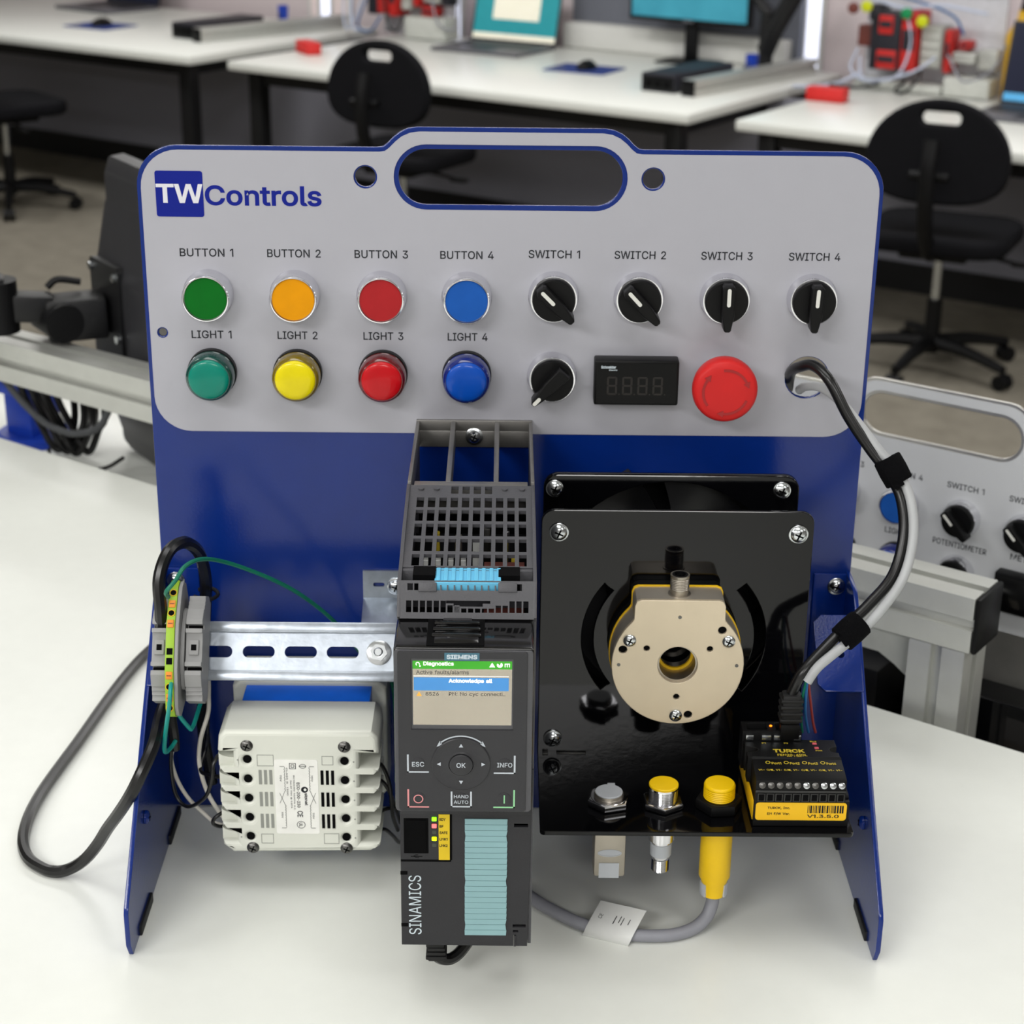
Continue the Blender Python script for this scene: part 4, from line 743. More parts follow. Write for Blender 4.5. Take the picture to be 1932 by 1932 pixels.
for sgn, x in ((-1, -161.2), (1, -100.5)):
    for k in range(5):
        z = 98.2-13.9*k if sgn < 0 else 97.4-13.75*k
        G().cyl((x, -104, z), (x, -108.3, z), 2.6, n=14).build('terminal_hole', 'void', t)
        G().cyl((x+sgn*5.8, -108.5, z), (x+sgn*5.8, -109.15, z), .55, n=8).build('dimple', 'shell_recess', t)
for x, z in ((-161, 108.3), (-100.3, 108), (-160, 33.8+1), (-100.4, 34.8)): screw(t, (x, -107.8, z), (0, -1, 0), 4, 3.2, m='steel_dark')
for x0, dark in ((-154.3, 0), (-115.6, 1)):
    for r in range(3):
        for k in range(3): G().poly(rect(x0+k*3.3, 81-15.8*r, x0+1.9+k*3.3, 91.2-15.8*r), .25, FRONT(0, -109, 0)).build('vent_slot', 'void' if dark else 'shell_recess', t)
for x0, z0, x1, z1 in ((-155, 94, -144.6, 102), (-114.6, 95, -107.4, 101.4), (-154.4, 38, -146.6, 45), (-114.6, 38, -105, 45.6)):
    G().plate(rect(x0, z0, x1, z1), [rect(x0+.35, z0+.35, x1-.35, z1-.35)], .15, FRONT(0, -109, 0)).build('moulded_outline', 'shell_recess', t)
for a, b in ((TX0+2, -167), (-94, TX1-2)): G().box((a, -70, 36), (b, -84, 106), bev=.5).build('entry_back', 'transformer_shell', t)
lb = G().plate(rrect(-144.4, 45.4, -117.2, 98.8, 1.4, 4), [], .2, FRONT(0, -109.05, 0)).build('label_plate', 'label_paper', t)
def ML(x, z): return frame((x, -109.28, z), (0, 0, -1), (1, 0, 0))           # text running down the label
def ltx(s, x, z, w, h, b=.01): G().text(s, ML(x, z), w, h, ex=.04, bold=b).build('lettering', 'ink', lb)
ltx('ECO-200-230', -129.8, 73.5, 18, 2, .02); ltx('Pri:115/230V 50/60Hz A.C.', -132.4, 75, 25, 1.1); ltx('Sec:2X 115V @ 0.87A', -134.4, 74, 20, 1.1)
ltx('signal', -125.2, 70.5, 9, 2.4, .03); ltx('CE', -129.2, 59.8, 4.4, 3.6, .02); ltx('115V', -140.6, 85.5, 4.5, 1.1); ltx('115V', -140.4, 59, 4.5, 1.1); ltx('115V', -121, 85.5, 4.5, 1.1); ltx('115V', -120.8, 58.5, 4.5, 1.1)
ltx('CLASS B  130C', -136.6, 83, 20, 1); ltx('UL', -129, 52, 3, 2.2, .02)
g = G().plate(circ(-125.9, 77.4, 2.2, 24), [circ(-125.6, 77.4, .9, 18)], .05, FRONT(0, -109.28, 0)).plate(circ(-128.8, 52, 2.7, 24), [circ(-128.8, 52, 2.35, 24)], .05, FRONT(0, -109.28, 0))
g.plate(rect(-135, 92.2, -130.8, 96.4), [rect(-134.6, 92.6, -131.2, 96)], .05, FRONT(0, -109.28, 0)).plate(rect(-134, 93.2, -131.8, 95.4), [rect(-133.6, 93.6, -132.2, 95)], .05, FRONT(0, -109.28, 0))
g.plate(circ(-126.6, 94.2, 2.2, 20, 1.5), [circ(-126.6, 94.2, 1.9, 20, 1.2)], .05, FRONT(0, -109.28, 0)).poly(rect(-129, 94, -124.4, 94.4), .05, FRONT(0, -109.28, 0))
def coil(x, z0, z1, s):
    n = 9; P = [(x-s*2.6, z0), (x, z0)]
    for k in range(n*6+1):
        q = k/(n*6); P.append((x+s*.5*abs(math.sin(q*n*PI)), z0+(z1-z0)*q))
    return P
for x, s in ((-138.4, 1), (-122.2, -1)):
    for z0, z1 in ((94, 76), (49.6, 66.5)):
        g.tube([(a, -109.35, b) for a, b in coil(x, z0, z1, s)], .13, 4, False)
    g.tube([(x, -109.35, 76), (x-s*3.2, -109.35, 67.6)], .13, 4, False); g.tube([(x, -109.35, 66.5), (x-s*3.2, -109.35, 75)], .13, 4, False)
g.build('wiring_diagram', 'ink', lb)

# ------------------------------------------------------------------ wires on the left side
def wire(name, label, pts, r, m, cat='wire', sheath=None):
    t = thing(name, label, cat, pts[0], local=False); G().tube(pts, r, 9).build('jacket', m, t)
    if sheath: G().tube(sheath[0], sheath[1], 9).build('ferrule', sheath[2], t)
wire('power_cord', 'thick black power cord lying in a long loop on the worktop left of the stand', [(-214, -76, 128), (-217.4, -92, 118), (-217, -116, 113), (-222.8, -130, 100.5), (-230.2, -132, 86), (-240.6, -123, 67.5), (-250.5, -112, 50.5), (-261, -100.5, 31), (-271.5, -96, 16.5), (-282, -93, 7.5), (-291.5, -91.5, 4.2), (-301.5, -87.5, 4.1), (-315.5, -73, 4.1), (-324.9, -43.4, 4.1), (-325.9, 5.3, 4.1), (-315.8, 85.8, 4.1), (-307, 158.2, 4.1), (-297.3, 215.9, 4.1), (-284, 262, 4.1)], 4, 'black_cable', 'cord')
wire('looped_cord', 'black cord bent in an upright loop above the grey terminals', [(-213, -88, 178), (-212.6, -90, 193), (-213.3, -85, 211), (-208.4, -75, 224.5), (-201.1, -60, 224.5), (-195.3, -45, 211), (-193.7, -35, 189.5), (-196.5, -26, 164.7), (-200.2, -22, 134), (-201.5, -24, 104), (-203, -24, 70), (-200, -20, 30)], 4, 'black_cable', 'cord')
wire('cable_tie', 'small black cable tie holding the looped cord at the flange', [(-201.5, -38.5, 178), (-192, -40, 176), (-187, -31, 176), (-192, -24, 177), (-200, -28, 178)], 1.3, 'black_rubber', 'cable tie')
wire('green_wire', 'dark green earth wire arching from the terminal top behind the rail', [(-204.6, -104, 207), (-204, -112, 214), (-198.3, -111, 221), (-193.1, -104, 227.5), (-185.2, -90, 226.1), (-172.8, -72, 216), (-152.2, -56, 200), (-133.9, -44, 183.6), (-116.6, -32, 162.5), (-103.6, -20, 140), (-91.8, -20, 123.5), (-76.6, -22, 111), (-73, -30, 79), (-72.8, -34, 40)], 1.35, 'green_wire')
wire('teal_wire', 'teal earth wire hanging in a hook below the green terminal', [(-205.6, -103, 152), (-204, -118, 152.5), (-204.5, -123, 143), (-210.3, -112, 117.6), (-213.1, -104, 100.9), (-211, -95, 98.5), (-208.6, -90, 101)], 1.35, 'teal_wire')
wire('teal_wire', 'teal earth wire bent in a sharp V towards the transformer', [(-206.5, -97, 141), (-205, -104, 134), (-202.8, -101, 124.2), (-198.4, -95, 112.7), (-197.4, -93, 111.5), (-196.2, -88, 113.5), (-194.8, -78, 118.5), (-192.8, -64, 126), (-194, -44, 138)], 1.35, 'teal_wire')
wire('white_wire', 'white wire running down between the right end clamp and the transformer', [(-193.5, -44, 130), (-191.9, -58, 117.2), (-192.2, -62, 106), (-197.4, -66, 88.7), (-198.4, -70, 73.4), (-194.4, -72, 54.9), (-186.3, -76, 41), (-176, -86, 35.5)], 1.45, 'white_wire')
wire('cream_wire', 'cream wire leaving the black sheath beneath the green terminal', [(-211, -86, 94), (-214.4, -80, 82), (-213.1, -72, 62.6), (-207.5, -68, 46.4), (-197.8, -70, 36.3), (-188, -76, 32), (-176, -86, 36.5)], 1.3, 'white_wire')
wire('black_wire', 'thin black wire curling from behind the white wire to the transformer', [(-196, -30, 110), (-196.9, -40, 86), (-195.6, -60, 79), (-197.4, -72, 69.6), (-188.3, -82, 71.3), (-172.5, -88, 72.2)], 1.3, 'black_cable')
wire('black_wire', 'thin black wire hanging in a U from the uppermost left transformer entry', [(-171.5, -92, 93), (-178, -98, 97.5), (-183, -104, 93), (-184.3, -106, 84), (-189.5, -103, 68), (-202.3, -96, 56.5), (-210.8, -90, 61.4), (-213.4, -87, 78.5), (-212.9, -85, 92)], 1.25, 'black_cable')
wire('black_wire', 'thin black wire curled short at the lower left transformer entry', [(-171.5, -90, 53), (-178, -98, 55), (-184.5, -102, 52), (-186, -100, 46.5), (-181.3, -96, 42.1), (-171.5, -88, 41)], 1.25, 'black_cable')
wire('cable_sheath', 'stub of black cable sheath under the green terminal', [(-210, -76, 130), (-211.5, -84, 115.6), (-210.2, -87, 103.4), (-210.4, -86, 92.8)], 3.4, 'black_cable', 'cable')
wire('black_wire', 'uppermost black wire looping from the right side of the transformer', [(-91, -90, 84), (-86, -92, 86.5), (-79, -88, 83.6), (-74.5, -80, 64.6), (-73.5, -70, 36), (-71.5, -50, 12)], 1.3, 'black_cable')
wire('black_wire', 'second black wire on the right side of the transformer', [(-91, -90, 71), (-86, -92, 73), (-79.8, -86, 71), (-75.4, -76, 58), (-71.8, -60, 34), (-70, -44, 14)], 1.3, 'black_cable')
wire('black_wire', 'third black wire on the right side of the transformer', [(-91, -90, 44.5), (-86, -91, 46), (-80.6, -84, 46.8), (-75.5, -72, 42.1), (-69, -58, 34), (-68, -40, 16)], 1.3, 'black_cable')
wire('black_wire', 'lowest black wire on the right side of the transformer', [(-91, -90, 31.5), (-86, -90, 34), (-78.5, -84, 33.6), (-73.3, -76, 24), (-69.5, -62, 10), (-66, -40, 3)], 1.3, 'black_cable')

# ------------------------------------------------------------------ fan, sensor bracket, encoder
t = thing('cooling_fan', 'square black axial fan behind the black sensor bracket', 'fan', (102, -25, 106), local=False)
FX, FZ = 102.2, 187.5
G().plate(rrect(22.4, 107.5, 182, 267.5, 9, 6), [circ(FX, FZ, 75.5, 56)], 6, FRONT(0, -42, 0), bev=.8).build('front_flange', 'black_coat', t)
G().lathe((FX, -42, FZ), (0, 1, 0), [(0, 76), (38, 65), (38, 63.5), (0, 74.5), (0, 76)], 56, cap=False).build('tube', 'black_plastic', t)
G().lathe((FX, -3, FZ), (0, -1, 0), [(0, 65), (2, 65)], 48).build('back_plate', 'black_plastic', t)
G().lathe((FX, -8, FZ), (0, -1, 0), [(0, 38), (34, 38), (37, 36), (38, 0)], 40).build('hub', 'black_plastic', t)
for k in range(5):
    g = G(); a0 = math.radians(72*k+54); vs = []; fs = []
    for i in range(5):
        r = 37+36.5*i/4
        for j in range(6):
            q = a0+math.radians(62)*(j/5-.5)*(1-.1*i/4)+.2*i/4; y = -9-30*(j/5)
            vs += [(FX+r*math.cos(q), y, FZ+r*math.sin(q)), (FX+r*math.cos(q), y+2.2, FZ+r*math.sin(q))]
    I = lambda i, j, s: (i*6+j)*2+s
    for i in range(4):
        for j in range(5):
            fs += [(I(i, j, 0), I(i, j+1, 0), I(i+1, j+1, 0), I(i+1, j, 0)), (I(i, j, 1), I(i+1, j, 1), I(i+1, j+1, 1), I(i, j+1, 1))]
    for j in range(5):
        for i in (0, 4): fs.append((I(i, j, 0), I(i, j, 1), I(i, j+1, 1), I(i, j+1, 0)))
    for i in range(4):
        for j in (0, 5): fs.append((I(i, j, 0), I(i+1, j, 0), I(i+1, j, 1), I(i, j, 1)))
    g._add(vs, fs); g.build('blade', 'fan_grey', t)
for x in (29.2, 171): screw(t, (x, -48.2, 258.5), (0, -1, 0), 4.8, 3.6, washer=5.6)

t = thing('sensor_bracket', 'glossy black L shaped bracket with curved slots and a sensor shelf', 'bracket', (105, -75, 84), local=False)
zs = 86.5
arcs = [arcband(105, 168.5, 50.6, 57.8, 140, 219, 22), arcband(105, 168.5, 50.6, 57.8, -39, 41, 22)]
fl = [(x, z) for x, z in rrect(20.8, 87, 188, 254.5, 8)]
fl = [(20.8, 83.6), (188, 83.6)]+rrect(20.8, 87, 188, 254.5, 8)[:14]
G().plate(fl, arcs, 3, FRONT(0, -72, 0), bev=.5).build('upright_plate', 'black_coat', t)
G().plate(rrect(20.8, -170.5, 208.2, -72.6, 3, 4), [], 3, TOP(0, 0, zs-3), bev=.5).build('shelf', 'black_coat', t)
G().box((24, -78, zs-.2), (27.5, -75, zs+.9), bev=.3).box((33, -77, zs-.2), (52, -75.2, zs+.6), bev=.3).build('bend_relief', 'steel_dark', t)
for x, z in ((31.6, 240), (178.6, 240), (30.4, 96.8), (178, 96.8)): screw(t, (x, -75.1, z), (0, -1, 0), 5, 3.8, washer=6)
for x, z in ((32, 240), (178, 240)): G().cyl((x, -72, z), (x, -50, z), 4, n=12).build('spacer', 'black_plastic', t)
G().box((186, -100, zs-3), (204, -76, zs-1), bev=.3).build('tongue', 'black_coat', t)

EX, EZ, ER = 105.1, 164.9, 40.6
def enc_outline(r, capz, w0, w1):
    """round body with a rectangular connector head"""
    a = math.degrees(math.acos(min(1, w1/r))); o = [(EX+r*math.cos(math.radians(q)), EZ+r*math.sin(math.radians(q))) for q in [180-a+(180+2*a)*k/44 for k in range(45)]]
    x1, z1 = o[-1]
    o += [(x1-1.6, z1+2.5), (EX+w0, EZ+28.5), (EX+w0, capz-4), (EX+w0-1.2, capz-1.2), (EX+w0-4, capz)]
    o += [(EX-w0+4, capz), (EX-w0+1.2, capz-1.2), (EX-w0, capz-4), (EX-w0, EZ+28.5), (2*EX-x1+1.6, z1+2.5)]
    return o
t = thing('ring_encoder', 'round nickel plated hollow encoder with yellow seam on the black bracket', 'encoder', (EX, -78, 124), local=False)
bore = circ(EX, EZ, 12.3, 36)
hl = [(-19.4, 11.1), (19.3, 11), (0.1, -21.8), (-34, 10.2), (26.2, 23.6), (7.9, -34.2)]
G().plate(enc_outline(ER, 208.3, 27.6, 29.2), [bore]+[circ(EX+a, EZ+b, 1.9 if k < 3 else 2.6, 14) for k, (a, b) in enumerate(hl)], 2.4, FRONT(0, -103, 0), bev=.4).build('face', 'nickel_face', t)
G().plate(enc_outline(ER, 208.3, 27.6, 29.2), [bore], 18, FRONT(0, -85, 0)).build('body', 'cast_nickel', t)
G().plate(enc_outline(ER+.7, 209, 28.2, 29.6), [bore], 2, FRONT(0, -83, 0), bev=.3).build('gasket', 'yellow_gasket', t)
G().plate(enc_outline(ER+.2, 208.4, 27.6, 29.2), [circ(EX, EZ, 14, 36)], 7.8, FRONT(0, -75.2, 0)).build('rear_body', 'black_plastic', t)
G().plate(circ(EX, EZ, 12.3, 36), [circ(EX, EZ, 11.2, 36)], 24, FRONT(0, -79, 0)).build('bore_sleeve', 'nickel', t)
G().plate(circ(EX, EZ, 11.2, 36), [circ(EX, EZ, 9.6, 36)], 2, FRONT(0, -88, 0)).build('bore_ring', 'yellow_gasket', t)
for a, b in hl: G().cyl((EX+a, -102, EZ+b), (EX+a, -103.6, EZ+b), 2.7, n=14).build('screw_hole', 'void', t)
for a, b in ((-30, 16.6), (30.4, 16.5), (.2, -34.5)): screw(t, (EX+a, -105.3, EZ+b), (0, -1, 0), 4, 2.6)
for a, b in ((0, 32.3), (-36.2, 0), (36.2, 0)): G().cyl((EX+a, -105, EZ+b), (EX+a, -105.75, EZ+b), 1.1, n=12).build('pin', 'steel_dark', t)
cn = G(); pr = [(0, 7), (.8, 7), (1, 5.6), (4, 5.6)]
for k in range(7): pr += [(4.2+k*1.05, 5.9), (4.7+k*1.05, 5.5)]
pr += [(12.2, 5.9), (13.2, 5.9), (13.2, 4.9), (9, 4.8), (9, 0)]
cn.lathe((EX, -95, 208), (0, 0, 1), pr, 24).build('connector', 'nickel', t)
cc = G().lathe((EX, -95, 216.5), (0, 0, 1), [(0, 4.75), (4.9, 4.75), (4.9, 3.7), (1, 3.6), (1, 0)], 20)
for k in range(4): cc.cyl((EX+2*math.cos(PI/4+k*PI/2), -95+2*math.sin(PI/4+k*PI/2), 217), (EX+2*math.cos(PI/4+k*PI/2), -95+2*math.sin(PI/4+k*PI/2), 220.4), .5, n=6)
cc.build('connector_insert', 'black_plastic', t)

# ------------------------------------------------------------------ three sensors through the shelf
def nut(t, x, y, z, r, h, m, rot=0, bore=0):
    g = G(); M = frame((x, y, z), (1, 0, 0), (0, 1, 0))
    g.plate([(r*math.cos(rot+k*PI/3), r*math.sin(rot+k*PI/3)) for k in range(6)], [], h, M, bev=.9).build('nut', m, t)
    G().lathe((x, y, z+h), (0, 0, 1), [(0, r*.82), (.35, r*.8)], 24).build('washer', m, t)
def thread(r, z0, z1, p=1.0):
    pr = [(z0, r)]; z = z0
    while z < z1-p: pr += [(z+p*.5, r-.32), (z+p, r)]; z += p
    return pr
sx_, sy_ = 63.4, -138
t = thing('light_sensor', 'sensor with flat grey round cap, hex nut and square metal body below the shelf', 'sensor', (sx_, sy_, 40), local=False)
nut(t, sx_, sy_, zs+.4, 13.6, 4.6, 'chrome', .3); nut(t, sx_, sy_, zs-8, 13, 4.4, 'black_plastic', .1)
G().lathe((sx_, sy_, zs+4.8), (0, 0, 1), thread(9, 0, 3)+[(3.2, 8.6)], 28).build('thread', 'nickel', t)
cp = G().lathe((sx_, sy_, zs+7.6), (0, 0, 1), [(0, 8.4), (.9, 8.4), (1.2, 8), (1.25, 0)], 32).box((sx_-.5, sy_+6, zs+7.7), (sx_+4.2, sy_+9.8, zs+8.8), bev=.3); cp.build('cap', 'sensor_grey', t)
G().box((54.8, -149, 41), (74.2, -130, zs-8), bev=1.6).build('body', 'nickel', t)
G().poly(rect(58, 40.5, 70.4, 51), .4, FRONT(0, -148.9, 0)).build('label_panel', 'sensor_grey', t)
G().plate(circ(64.4, 58, 7.4, 30, 2.6), [circ(64.4, 58, 6.7, 30, 2.1)], .3, FRONT(0, -148.9, 0)).poly(circ(64.4, 58, 6.6, 30, 2), .15, FRONT(0, -148.9, 0)).build('indicator', 'sensor_grey', t)
G().cyl((62, -140, 38.6), (62, -140, 41.4), 2.6, n=10).build('cable_entry', 'tag_white', t)
sx_, sy_ = 96.6, -139
t = thing('inductive_sensor', 'shiny threaded metal proximity sensor with a flat yellow face', 'sensor', (sx_, sy_, 40), local=False)
nut(t, sx_, sy_, zs+.4, 13.4, 4, 'chrome', .55); nut(t, sx_, sy_, zs-8, 13.4, 4.4, 'chrome', .2)
G().lathe((sx_, sy_, zs+4.4), (0, 0, 1), thread(9, 0, 9)+[(9.4, 8.8)], 30).build('barrel', 'chrome', t)
G().lathe((sx_, sy_, zs+13.6), (0, 0, 1), [(0, 9), (1.2, 9), (1.6, 8.6), (1.7, 0)], 32).build('sensing_face', 'yellow_plastic', t)
G().lathe((sx_, sy_, 40), (0, 0, 1), [(0, 4.6), (1, 5.2)]+[(q+1, r) for q, r in thread(5.4, 0, 9)]+[(11, 6.2), (22, 6.4), (23, 8.2), (zs-49, 8.4), (zs-48, 8.4)], 26).build('lower_barrel', 'chrome', t)
G().lathe((sx_, sy_, 52), (0, 0, 1), [(0, 6.6), (8.5, 6.7)], 24).build('marking_band', 'sensor_grey', t)
sx_, sy_ = 130.4, -141
t = thing('capacitive_sensor', 'thick yellow plastic barrel sensor held by a black nut', 'sensor', (sx_, sy_, 20), local=False)
nut(t, sx_, sy_, zs+.4, 14.4, 6.5, 'black_plastic', .1); nut(t, sx_, sy_, zs-9, 13.6, 5.5, 'black_plastic', .1)
G().lathe((sx_, sy_, zs+6.6), (0, 0, 1), thread(9.6, 0, 8.5, 1.2)+[(9, 9.6), (9.8, 9.3), (10.4, 8.7), (10.6, 0)], 32).build('sensing_head', 'yellow_plastic', t)
G().lathe((sx_, sy_, 24.2), (0, 0, 1), [(0, 6.2), (.6, 7.2), (11, 8.2), (14, 9.7), (54, 9.8)], 32).build('barrel', 'yellow_plastic', t)
mb = G()
for s in (-1, 1): mb.poly(arcband(sx_, sy_, 7.4, 8.6, 270+s*70-26, 270+s*70+26, 8), 8.6, TOP(0, 0, 25.4))
mb.build('marking_band', 'sensor_grey', t)
G().lathe((sx_, sy_, 21), (0, 0, 1), [(0, 3.2), (1, 3.9), (3.4, 4.4)], 18).build('cable_gland', 'black_rubber', t)
gc = [(130.4, -141, 23), (130, -141.4, 17.5), (126.6, -145, 10), (119, -150.5, 5.6), (108, -155.4, 4.3), (94.9, -157.6, 4.2), (77, -156.2, 4.2), (52.7, -148, 4.2), (34.9, -134.7, 4.2), (18.4, -118, 4.2), (-2, -88, 4.2), (-19, -34, 4.2)]
t = thing('sensor_lead', 'grey lead with a white flag label lying on the worktop below the yellow sensor', 'cable', gc[8], local=False)
G().tube(gc, 4.1, 12).build('jacket', 'grey_cable', t)
fx = Vector((78.5, -158.2, 2.2)); fy = Vector((50.6, -147.4, 2.2)); dx = fy-fx; fn = Vector((7.6, 12.5, 15))
P_ = [(0, -5, -1.9), (0, -6.2, 1), (0, -5.6, 4.8), (0, -2, 8.2), (0, 4, 11.4), (0, 10, 14.4)]
vs = []
for k, (a, b, c) in enumerate(P_):
    nn = Vector((.36, .93, 0))
    for q in (0, 1):
        base = fx.lerp(fy, q)+Vector((0, 0, 0)); vs.append(base+nn*b+Vector((a+k*1.3, 0, c)))
g = G(); n = len(P_)
off = Vector((-.1, .35, -.3))
V2 = vs+[v+off for v in vs]; F = []
for k in range(n-1):
    F += [(2*k, 2*k+1, 2*k+3, 2*k+2), (2*n+2*k, 2*n+2*k+2, 2*n+2*k+3, 2*n+2*k+1), (2*k, 2*k+2, 2*n+2*k+2, 2*n+2*k), (2*k+1, 2*n+2*k+1, 2*n+2*k+3, 2*k+3)]
F += [(0, 2*n, 2*n+1, 1), (2*n-2, 2*n-1, 4*n-1, 4*n-2)]
g._add(V2, F); g.build('flag_label', 'tag_white', t, label='white flag label', ang=70)
up = (vs[11]-vs[7]).normalized(); rt = (vs[6]-vs[7]).normalized(); rt = (rt-up*rt.dot(up)).normalized()
MT = frame(vs[7]+up*5.6+rt*5, rt, up)
G().text('CE', MT@Matrix.Translation((0, -1, .2))@Matrix.Rotation(PI/2, 4, 'Z'), 3.4, 2.4, ex=.05).poly(rect(9, -3, 9.6, 3), .1, MT).poly(rect(12, -1, 12.5, 4), .1, MT).poly(rect(14, -2, 14.5, 3.6), .1, MT).poly(rect(18, 0, 18.5, 4), .1, MT).build('lettering', 'ink', t)

# ------------------------------------------------------------------ input module on the shelf
t = thing('input_module', 'black input module with yellow front label and a row of terminals on the shelf', 'module', (177, -125, zs), local=False)
BX0, BX1 = 148.6, 205.4
G().poly([(-163, zs+.4), (-163, 103.6), (-160, 104), (-160, 105), (-158, 106), (-94, 106), (-94, zs+.4)], BX1-BX0, SIDE(BX0, 0, 0)).build('base', 'black_plastic', t)
G().poly([(-164.5, 104.2), (-164.5, 118.6), (-162.4, 119.4), (-143.6, 121.4), (-142.6, 122.6), (-142.4, 104.2)], BX1-BX0-3, SIDE(BX0, 0, 0)).build('terminal_block', 'black_plastic', t)
o = [(BX0-2.4, -142.8), (BX1-3.4, -142.8), (BX1-3.4, -136)]+[(BX1-3.4-5*math.sin(math.radians(a)), -132.6-3.4*math.cos(math.radians(a))) for a in range(15, 180, 25)]+[(BX1-3.4, -129), (BX1-3.4, -120), (BX0-2.4, -120), (BX0-2.4, -129)]
o += [(BX0-2.4+7.4*math.sin(math.radians(a)), -132.6+3.4*math.cos(math.radians(a))) for a in range(15, 180, 25)]+[(BX0-2.4, -136)]
G().plate(o, [], 17, TOP(0, 0, 105), bev=.5).build('top_cover', 'black_plastic', t)
eth = G().plate(rect(145.4, -121, 181.6, -108), [rect(148.4, -118.6, 160.6, -110), rect(166.2, -118.6, 178.4, -110)], 26, TOP(0, 0, 102), bev=.3).build('port_block', 'black_plastic', t)
G().box((148, -119, 103), (161, -109.5, 116)).box((166, -119, 103), (179, -109.5, 116)).build('port', 'void', t)
sv = G()
for a, b in ((147.4, 152), (157, 162.8), (164.4, 168.4), (176.6, 181)): sv.box((a, -122.8, 122.6), (b, -121, 126), bev=.3)
sv.build('shield_tab', 'screw_metal', t)
G().lathe((163.4, -114, 127.6), (0, 0, 1), [(0, 1), (.7, .9), (1, .4)], 10).build('link_light', 'led_orange', t, label='lit orange link light')
for x, y in ((189, -125.5), (189.4, -131)): G().box((x-1.3, y-.9, 121.6), (x+1.3, y+.9, 122.6), bev=.2).build('status_window', 'tape_red', t)
for k in range(10):
    x = BX0+3.6+k*5.25
    G().box((x-2.3, -165.2, 104.8), (x+2.3, -164, 110.4), bev=.2).build('wire_port', 'black_gloss', t)
    G().box((x-1.6, -165.6, 105.6), (x+1.6, -164.6, 109.6)).build('wire_opening', 'void', t)
    screw_ = G().lathe((x+.2, -163.6, 115.2), (0, -.92, .4), [(0, 2), (1.6, 2), (1.8, 1.6)], 14).build('terminal_screw', 'screw_metal' if k in (5, 7, 8, 9) else 'steel_dark', t)
G().box((BX0, -164.9, 110.8), (BX1-3, -164.3, 112.2)).build('terminal_ridge', 'black_gloss', t)
yl = G().plate(rrect(BX0+1, 91, BX1-1.4, 103, 2, 5), [], .3, FRONT(0, -162.95, 0)).build('front_label', 'yellow_label', t)
G().text('TURCK, Inc.', FRONT(BX0+8, -163.3, 99.3), 13.6, 1.9, 'L', ex=.05, bold=.02).text('EN F/W Ver.', FRONT(BX0+8, -163.3, 95.4), 13.6, 1.9, 'L', ex=.05, bold=.02).text('V1.3.5.0', FRONT(BX0+32, -163.3, 93.9), 19, 2.2, 'L', ex=.05, bold=.02).build('lettering', 'ink', yl)
g = G(); x = BX0+32; random.seed(3)
while x < BX0+53.4:
    w_ = random.choice((.35, .35, .7, 1.0)); g.poly(rect(x, 96, x+w_, 101.2), .05, FRONT(0, -163.3, 0)); x += w_+random.choice((.3, .35, .6))
g.build('bar_code', 'ink', yl)
sl = G().box((BX0-.4, -160, 89.4), (BX0+.1, -98, 102.4), bev=.2).build('side_label', 'yellow_label', t)
def ttx(s, x, y, z, w, h, slope=0, m='gold_print', b=.012):
    M = frame((x, y, z), (1, 0, 0), (0, 1, slope)); G().text(s, M, w, h, ex=.05, bold=b).build('lettering', m, t)
ttx('TURCK', 172, -134.6, 122.1, 19, 4.2, 0, b=.03); ttx('FEN20-4IOL', 173.4, -139.6, 122.1, 18, 2.6); ttx('IO-Link', 174.4, -141.8, 122.1, 9, 1.7)
for k in range(4): ttx('Port%d' % (k+1), 162.6+k*11, -148.2, 121.2, 5.8, 2.2, .106); G().plate(circ(157.6+k*11, -148.2, 1.5, 14), [circ(157.6+k*11, -148.2, 1.05, 12)], .05, frame((0, 0, 136.9), (1, 0, 0), (0, 1, .106))).build('port_mark', 'gold_print', t)
ttx('V1- C/Q, V1- C/Q, V1- C/Q, V1- C/Q, V1- V1-', 176, -155, 120.45, 50, 2, .106)
ttx('P1', 158, -125, 122.1, 2.4, 1.4); ttx('P2', 171.6, -125, 122.1, 2.4, 1.4); ttx('Bus', 188.6, -122.6, 122.1, 4, 1.4); ttx('PWR', 190.4, -134, 122.1, 4, 1.3)

# ------------------------------------------------------------------ second trainer, white, behind the beam
T0 = (-25, 150, -257)
def T2(x, y, z): return C_(T0[0]+x, T0[1]+y, T0[2]+z)
s2 = thing('training_stand', 'white training stand with silver rim and carrying handle standing behind the aluminium beam', 'training panel', T2(0, 0, 0), EH)
make_stand(s2, 'rim_silver', 'trainer_white', tabs=False)
for k in (2, 3): label_text(s2, 'BUTTON %d' % (k+1), CX[k], 394.3, 33.2); label_text(s2, 'LIGHT %d' % (k+1), CX[k], 341.8, 25.2)
label_text(s2, 'SWITCH 1', CX[4], 394.3, 32); label_text(s2, 'SWITCH 2', CX[5], 394.3, 32); label_text(s2, 'POTENTIOMETER', CX[4], 343, 47); label_text(s2, 'METER', CX[5]+2, 345, 23)
for k, cname, m in ((2, 'red', 'btn_red'), (3, 'blue', 'btn_blue')):
    push_button('push_button', '%s push button on the white trainer behind, right of the blue stand' % cname, m, T2(CX[k], 0, ZB), EH, 'push buttons on the white trainer')
    pilot_light('pilot_light', '%s pilot light low on the white trainer, just above the beam' % cname, cname, T2(CX[k], 0, ZL), EH, 'pilot lights on the white trainer')
selector('selector_switch', 'black selector switch on the white trainer above its print POTENTIOMETER', math.radians(-45), T2(CX[4], 0, ZB), EH, 'selector switches on the white trainer')
selector('selector_switch', 'black selector switch at the right photo edge on the white trainer', math.radians(-45), T2(CX[5], 0, ZB), EH, 'selector switches on the white trainer')
selector('potentiometer_knob', 'black potentiometer knob half hidden by the beam on the white trainer', math.radians(-100), T2(CX[4], 0, 319), EH, None, True)
